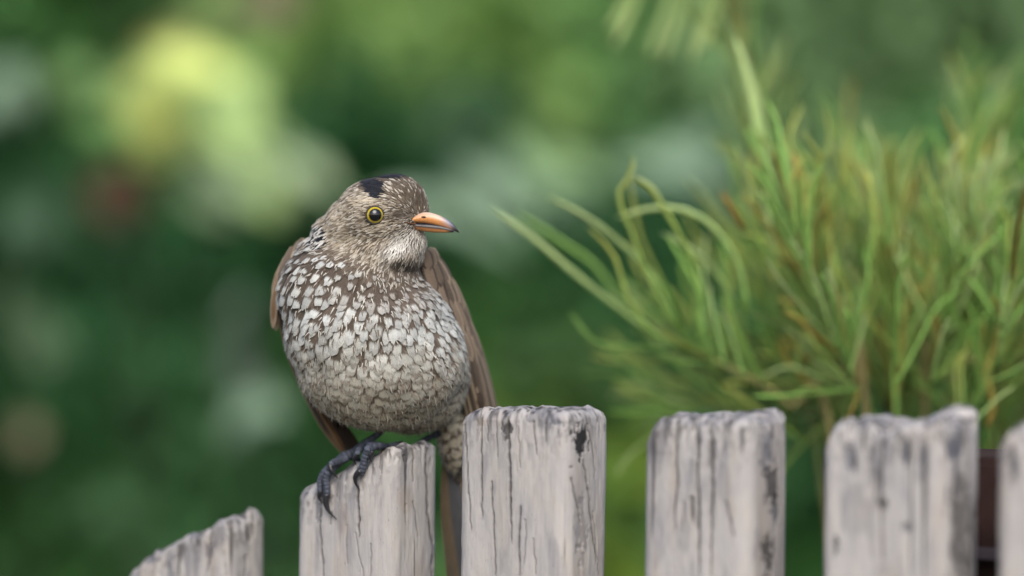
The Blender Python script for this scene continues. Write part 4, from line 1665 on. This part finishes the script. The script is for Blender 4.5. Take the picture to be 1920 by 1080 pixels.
# front row of shrubs, left to right; each has a look of its own
bush('garden_shrub', 'deep green leafy shrub at the dark end of the garden border', 'shrub', -2.5, 4.6, 1.6, 0.75, 5200, 0.10, DK, 101)
bush('garden_shrub', 'dense dark green shrub behind the low picket with dull brown gaps', 'shrub', -1.35, 4.7, 1.42, 0.72, 7000, 0.10, DK, 102)
bush('garden_shrub', 'dark glossy green shrub rising behind the perched bird', 'shrub', -0.42, 4.8, 1.30, 0.66, 7000, 0.10, DK + MD[2:], 103)
bush('garden_shrub', 'mid green loose shrub between the bird and the needle shrub', 'shrub', 0.42, 4.9, 1.2, 0.55, 6000, 0.10, DK[1:] + MD[2:], 104)
bush('garden_shrub', 'soft mid green shrub behind the needle-leaved shrub', 'shrub', 1.3, 4.8, 1.35, 0.66, 6500, 0.10, MD, 105)
bush('garden_shrub', 'grey-green shrub at the far end behind the last pickets', 'shrub', 2.45, 4.7, 1.6, 0.75, 5000, 0.10, SG + MD, 106)
bush('garden_shrub', 'low bright lime green bush behind the bird and the tall picket', 'shrub', 0.07, 2.5, 0.955, 0.17, 2600, 0.055, [(0.21, 0.33, 0.05), (0.14, 0.26, 0.05), (0.06, 0.14, 0.04)], 107)
# taller trees behind
bush('garden_tree', 'dark green tree with a full crown at the garden edge', 'tree', -2.9, 6.7, 2.6, 1.1, 11000, 0.14, MD, 111, z0=0.4, nclump=20)
bush('garden_tree', 'mid green tree whose crown shows above the dark shrubs', 'tree', -1.25, 6.8, 2.4, 1.05, 15000, 0.14, MD + SG[:1], 112, z0=0.4, nclump=20)
bush('garden_tree', 'light green tree with yellowish crown behind the bird', 'tree', -0.15, 6.6, 2.35, 0.95, 17000, 0.14, LT, 113, z0=0.4, nclump=22)
bush('garden_tree', 'sage green tree behind the needle-leaved shrub', 'tree', 1.15, 6.8, 2.4, 1.05, 16000, 0.14, SG + MD[:1], 114, z0=0.4, nclump=20)
bush('garden_tree', 'tall broad tree with soft green crown at the far end', 'tree', 2.7, 6.7, 2.6, 1.1, 12000, 0.14, MD + LT[:1], 115, z0=0.4, nclump=20)
for i, x in enumerate((-3.6, -1.8, 0.0, 1.8, 3.6)):
    lab = ['evergreen backdrop tree with a bluish dark crown', 'evergreen backdrop tree with a plain dark crown', 'evergreen backdrop tree with a slightly olive crown',
           'evergreen backdrop tree with a fresh green crown', 'evergreen backdrop tree with a grey-green crown'][i]
    cl = [[(0.03, 0.09, 0.04)], DK, [(0.09, 0.16, 0.045)], LT, SG][i]
    bush('backdrop_tree', lab, 'tree', x, 9.4, 4.6, 1.7, 9000, 0.19, cl, 130 + i, group='trees closing off the garden', z0=0.3, nclump=22)


def big_leaf(base, direction, L, W, nrm, col, droop, rg):
    d = np.array(direction, float)
    d /= np.linalg.norm(d)
    n_ = np.array(nrm, float)
    n_ -= d * np.dot(n_, d)
    n_ /= np.linalg.norm(n_)
    b_ = np.cross(n_, d)
    V, F, C = [], [], []
    rows, cols = 9, 5
    for i in range(rows):
        s = i / (rows - 1)
        wd = W * 0.5 * math.sin(math.pi * min(1, s * 0.93 + 0.06)) ** 0.75
        c = np.array(base) + d * L * s - np.array([0, 0, 1]) * droop * L * s * s
        for j in range(cols):
            u = (j - 2) / 2
            V.append(c + b_ * u * wd + n_ * (0.18 * abs(u) * wd))
            C.append((*(np.array(col) * (0.85 + 0.15 * (1 - abs(u))) * rg.uniform(0.95, 1.05)), 1))
    for i in range(rows - 1):
        for j in range(cols - 1):
            a = i * cols + j
            F.append((a, a + 1, a + cols + 1, a + cols))
    return V, F, np.array(C)


def broad_plant(name, label, stem_px, dist, leaves, seed, stem_col=(0.035, 0.06, 0.025)):
    """leaves: (px, py, length px, width px, angle deg in picture, colour, tilt); leaf centre at px,py"""
    rg = np.random.default_rng(seed)
    foot = PD(stem_px, 540, dist)
    root = thing(name, (foot[0], foot[1], 0), label, 'plant')
    k = S * dist / D1
    top = max(PD(l[0], l[1], dist)[2] for l in leaves)
    p = spline([(foot[0], foot[1], -0.02), (foot[0] + 0.02, foot[1] + 0.02, top * 0.5), (foot[0] - 0.01, foot[1] + 0.03, top)], 16)
    V, F = tube(p, np.linspace(0.007, 0.003, 16), 7)
    st = mk('stem', V, F, M_BARK, root, {'Col': np.tile((*stem_col, 1), (len(V), 1))})
    for (x, y, L, W, ang, col, tilt) in leaves:
        dd = dist + rg.normal(0, 0.08)
        c = np.array(PD(x, y, dd))
        a = math.radians(ang)
        dv = np.array([math.cos(a), -0.25, math.sin(a)])
        dv /= np.linalg.norm(dv)
        b0 = c - dv * L * k * 0.5
        V, F, C = big_leaf(b0, dv, L * k, W * k, (0.0, -0.7 + 0.2 * tilt, 0.75), col, 0.12, rg)
        lf = mk('leaf', V, F, M_BROAD, root, {'Col': C})
        # stalk from the stem to the leaf
        j = int(np.clip(np.argmin(np.abs(p[:, 2] - (b0[2] - 0.04))), 0, 15))
        mid_ = (p[j] + b0) / 2 + np.array([0, 0, 0.02])
        Vs, Fs = tube(spline([p[j], mid_, b0 + dv * 0.004], 8), np.linspace(0.004, 0.0025, 8), 5)
        mk('stalk', Vs, Fs, M_BARK, lf, {'Col': np.tile((*stem_col, 1), (len(Vs), 1))})
    return root


YG = (0.64, 0.74, 0.22)
YG2 = (0.52, 0.73, 0.28)
PG = (0.44, 0.58, 0.34)
rgl = np.random.default_rng(404)


def cluster(spots):
    """(px, py, spread x, spread y, count, length, width, mean angle, colour) -> loose leaves round a spot"""
    out = []
    for (x, y, sx, sy, n, L, W, an, c) in spots:
        for _ in range(n):
            out.append((x + rgl.normal(0, sx), y + rgl.normal(0, sy), L * rgl.uniform(0.7, 1.25), W * rgl.uniform(0.7, 1.25), an + rgl.normal(0, 35),
                        tuple(np.array(c) * rgl.uniform(0.75, 1.2)), 0))
    return out


broad_plant('broad_leaved_plant', 'tall plant with glowing yellow-green broad leaves in front of dark shrubs', 400, 4.3,
            cluster([(325, 196, 34, 36, 28, 140, 105, 20, YG), (385, 228, 36, 38, 26, 140, 100, -20, YG2), (440, 295, 48, 34, 14, 130, 60, -30, PG), (530, 320, 50, 18, 5, 130, 45, -20, PG), (600, 330, 30, 12, 2, 120, 36, -20, PG)]), 201)
RD = (0.12, 0.065, 0.04)
broad_plant('broad_leaved_plant', 'plant with dull red-brown leaves below the yellow-green ones', 235, 4.2,
            cluster([(235, 365, 30, 34, 7, 110, 50, 80, RD), (470, 10, 40, 20, 4, 110, 50, 40, (0.25, 0.2, 0.14))]), 202, stem_col=(0.04, 0.045, 0.03))
SGL = (0.27, 0.40, 0.27)
broad_plant('broad_leaved_plant', 'plant with pale sage leaves low beside the bird', 478, 3.9,
            cluster([(475, 770, 26, 24, 6, 90, 55, 10, SGL), (455, 620, 14, 60, 4, 120, 34, 85, (0.14, 0.18, 0.15))]), 203, stem_col=(0.04, 0.06, 0.035))
broad_plant('broad_leaved_plant', 'plant with long pale sage leaves arching behind the bird', 930, 4.2,
            cluster([(850, 385, 50, 16, 6, 170, 55, 18, SGL), (950, 345, 50, 16, 6, 170, 55, 15, SGL), (1010, 300, 40, 20, 4, 140, 50, 25, (0.25, 0.4, 0.18)), (1090, 350, 60, 30, 5, 140, 50, 10, (0.2, 0.32, 0.2)),
                     (1260, 315, 60, 22, 7, 150, 60, 10, SGL), (880, 210, 40, 60, 3, 140, 55, 60, (0.05, 0.1, 0.05))]), 204)
broad_plant('broad_leaved_plant', 'plant with dusty pale leaves at the shady end', 30, 4.2,
            cluster([(18, 130, 18, 30, 4, 110, 60, 60, SGL), (130, 150, 40, 30, 4, 110, 60, 10, (0.2, 0.34, 0.12)), (50, 800, 10, 20, 3, 60, 36, 90, (0.34, 0.28, 0.18)), (50, 390, 30, 40, 4, 120, 50, 70, (0.11, 0.2, 0.12)), (60, 630, 30, 40, 4, 120, 50, 80, (0.11, 0.18, 0.1))]), 205)
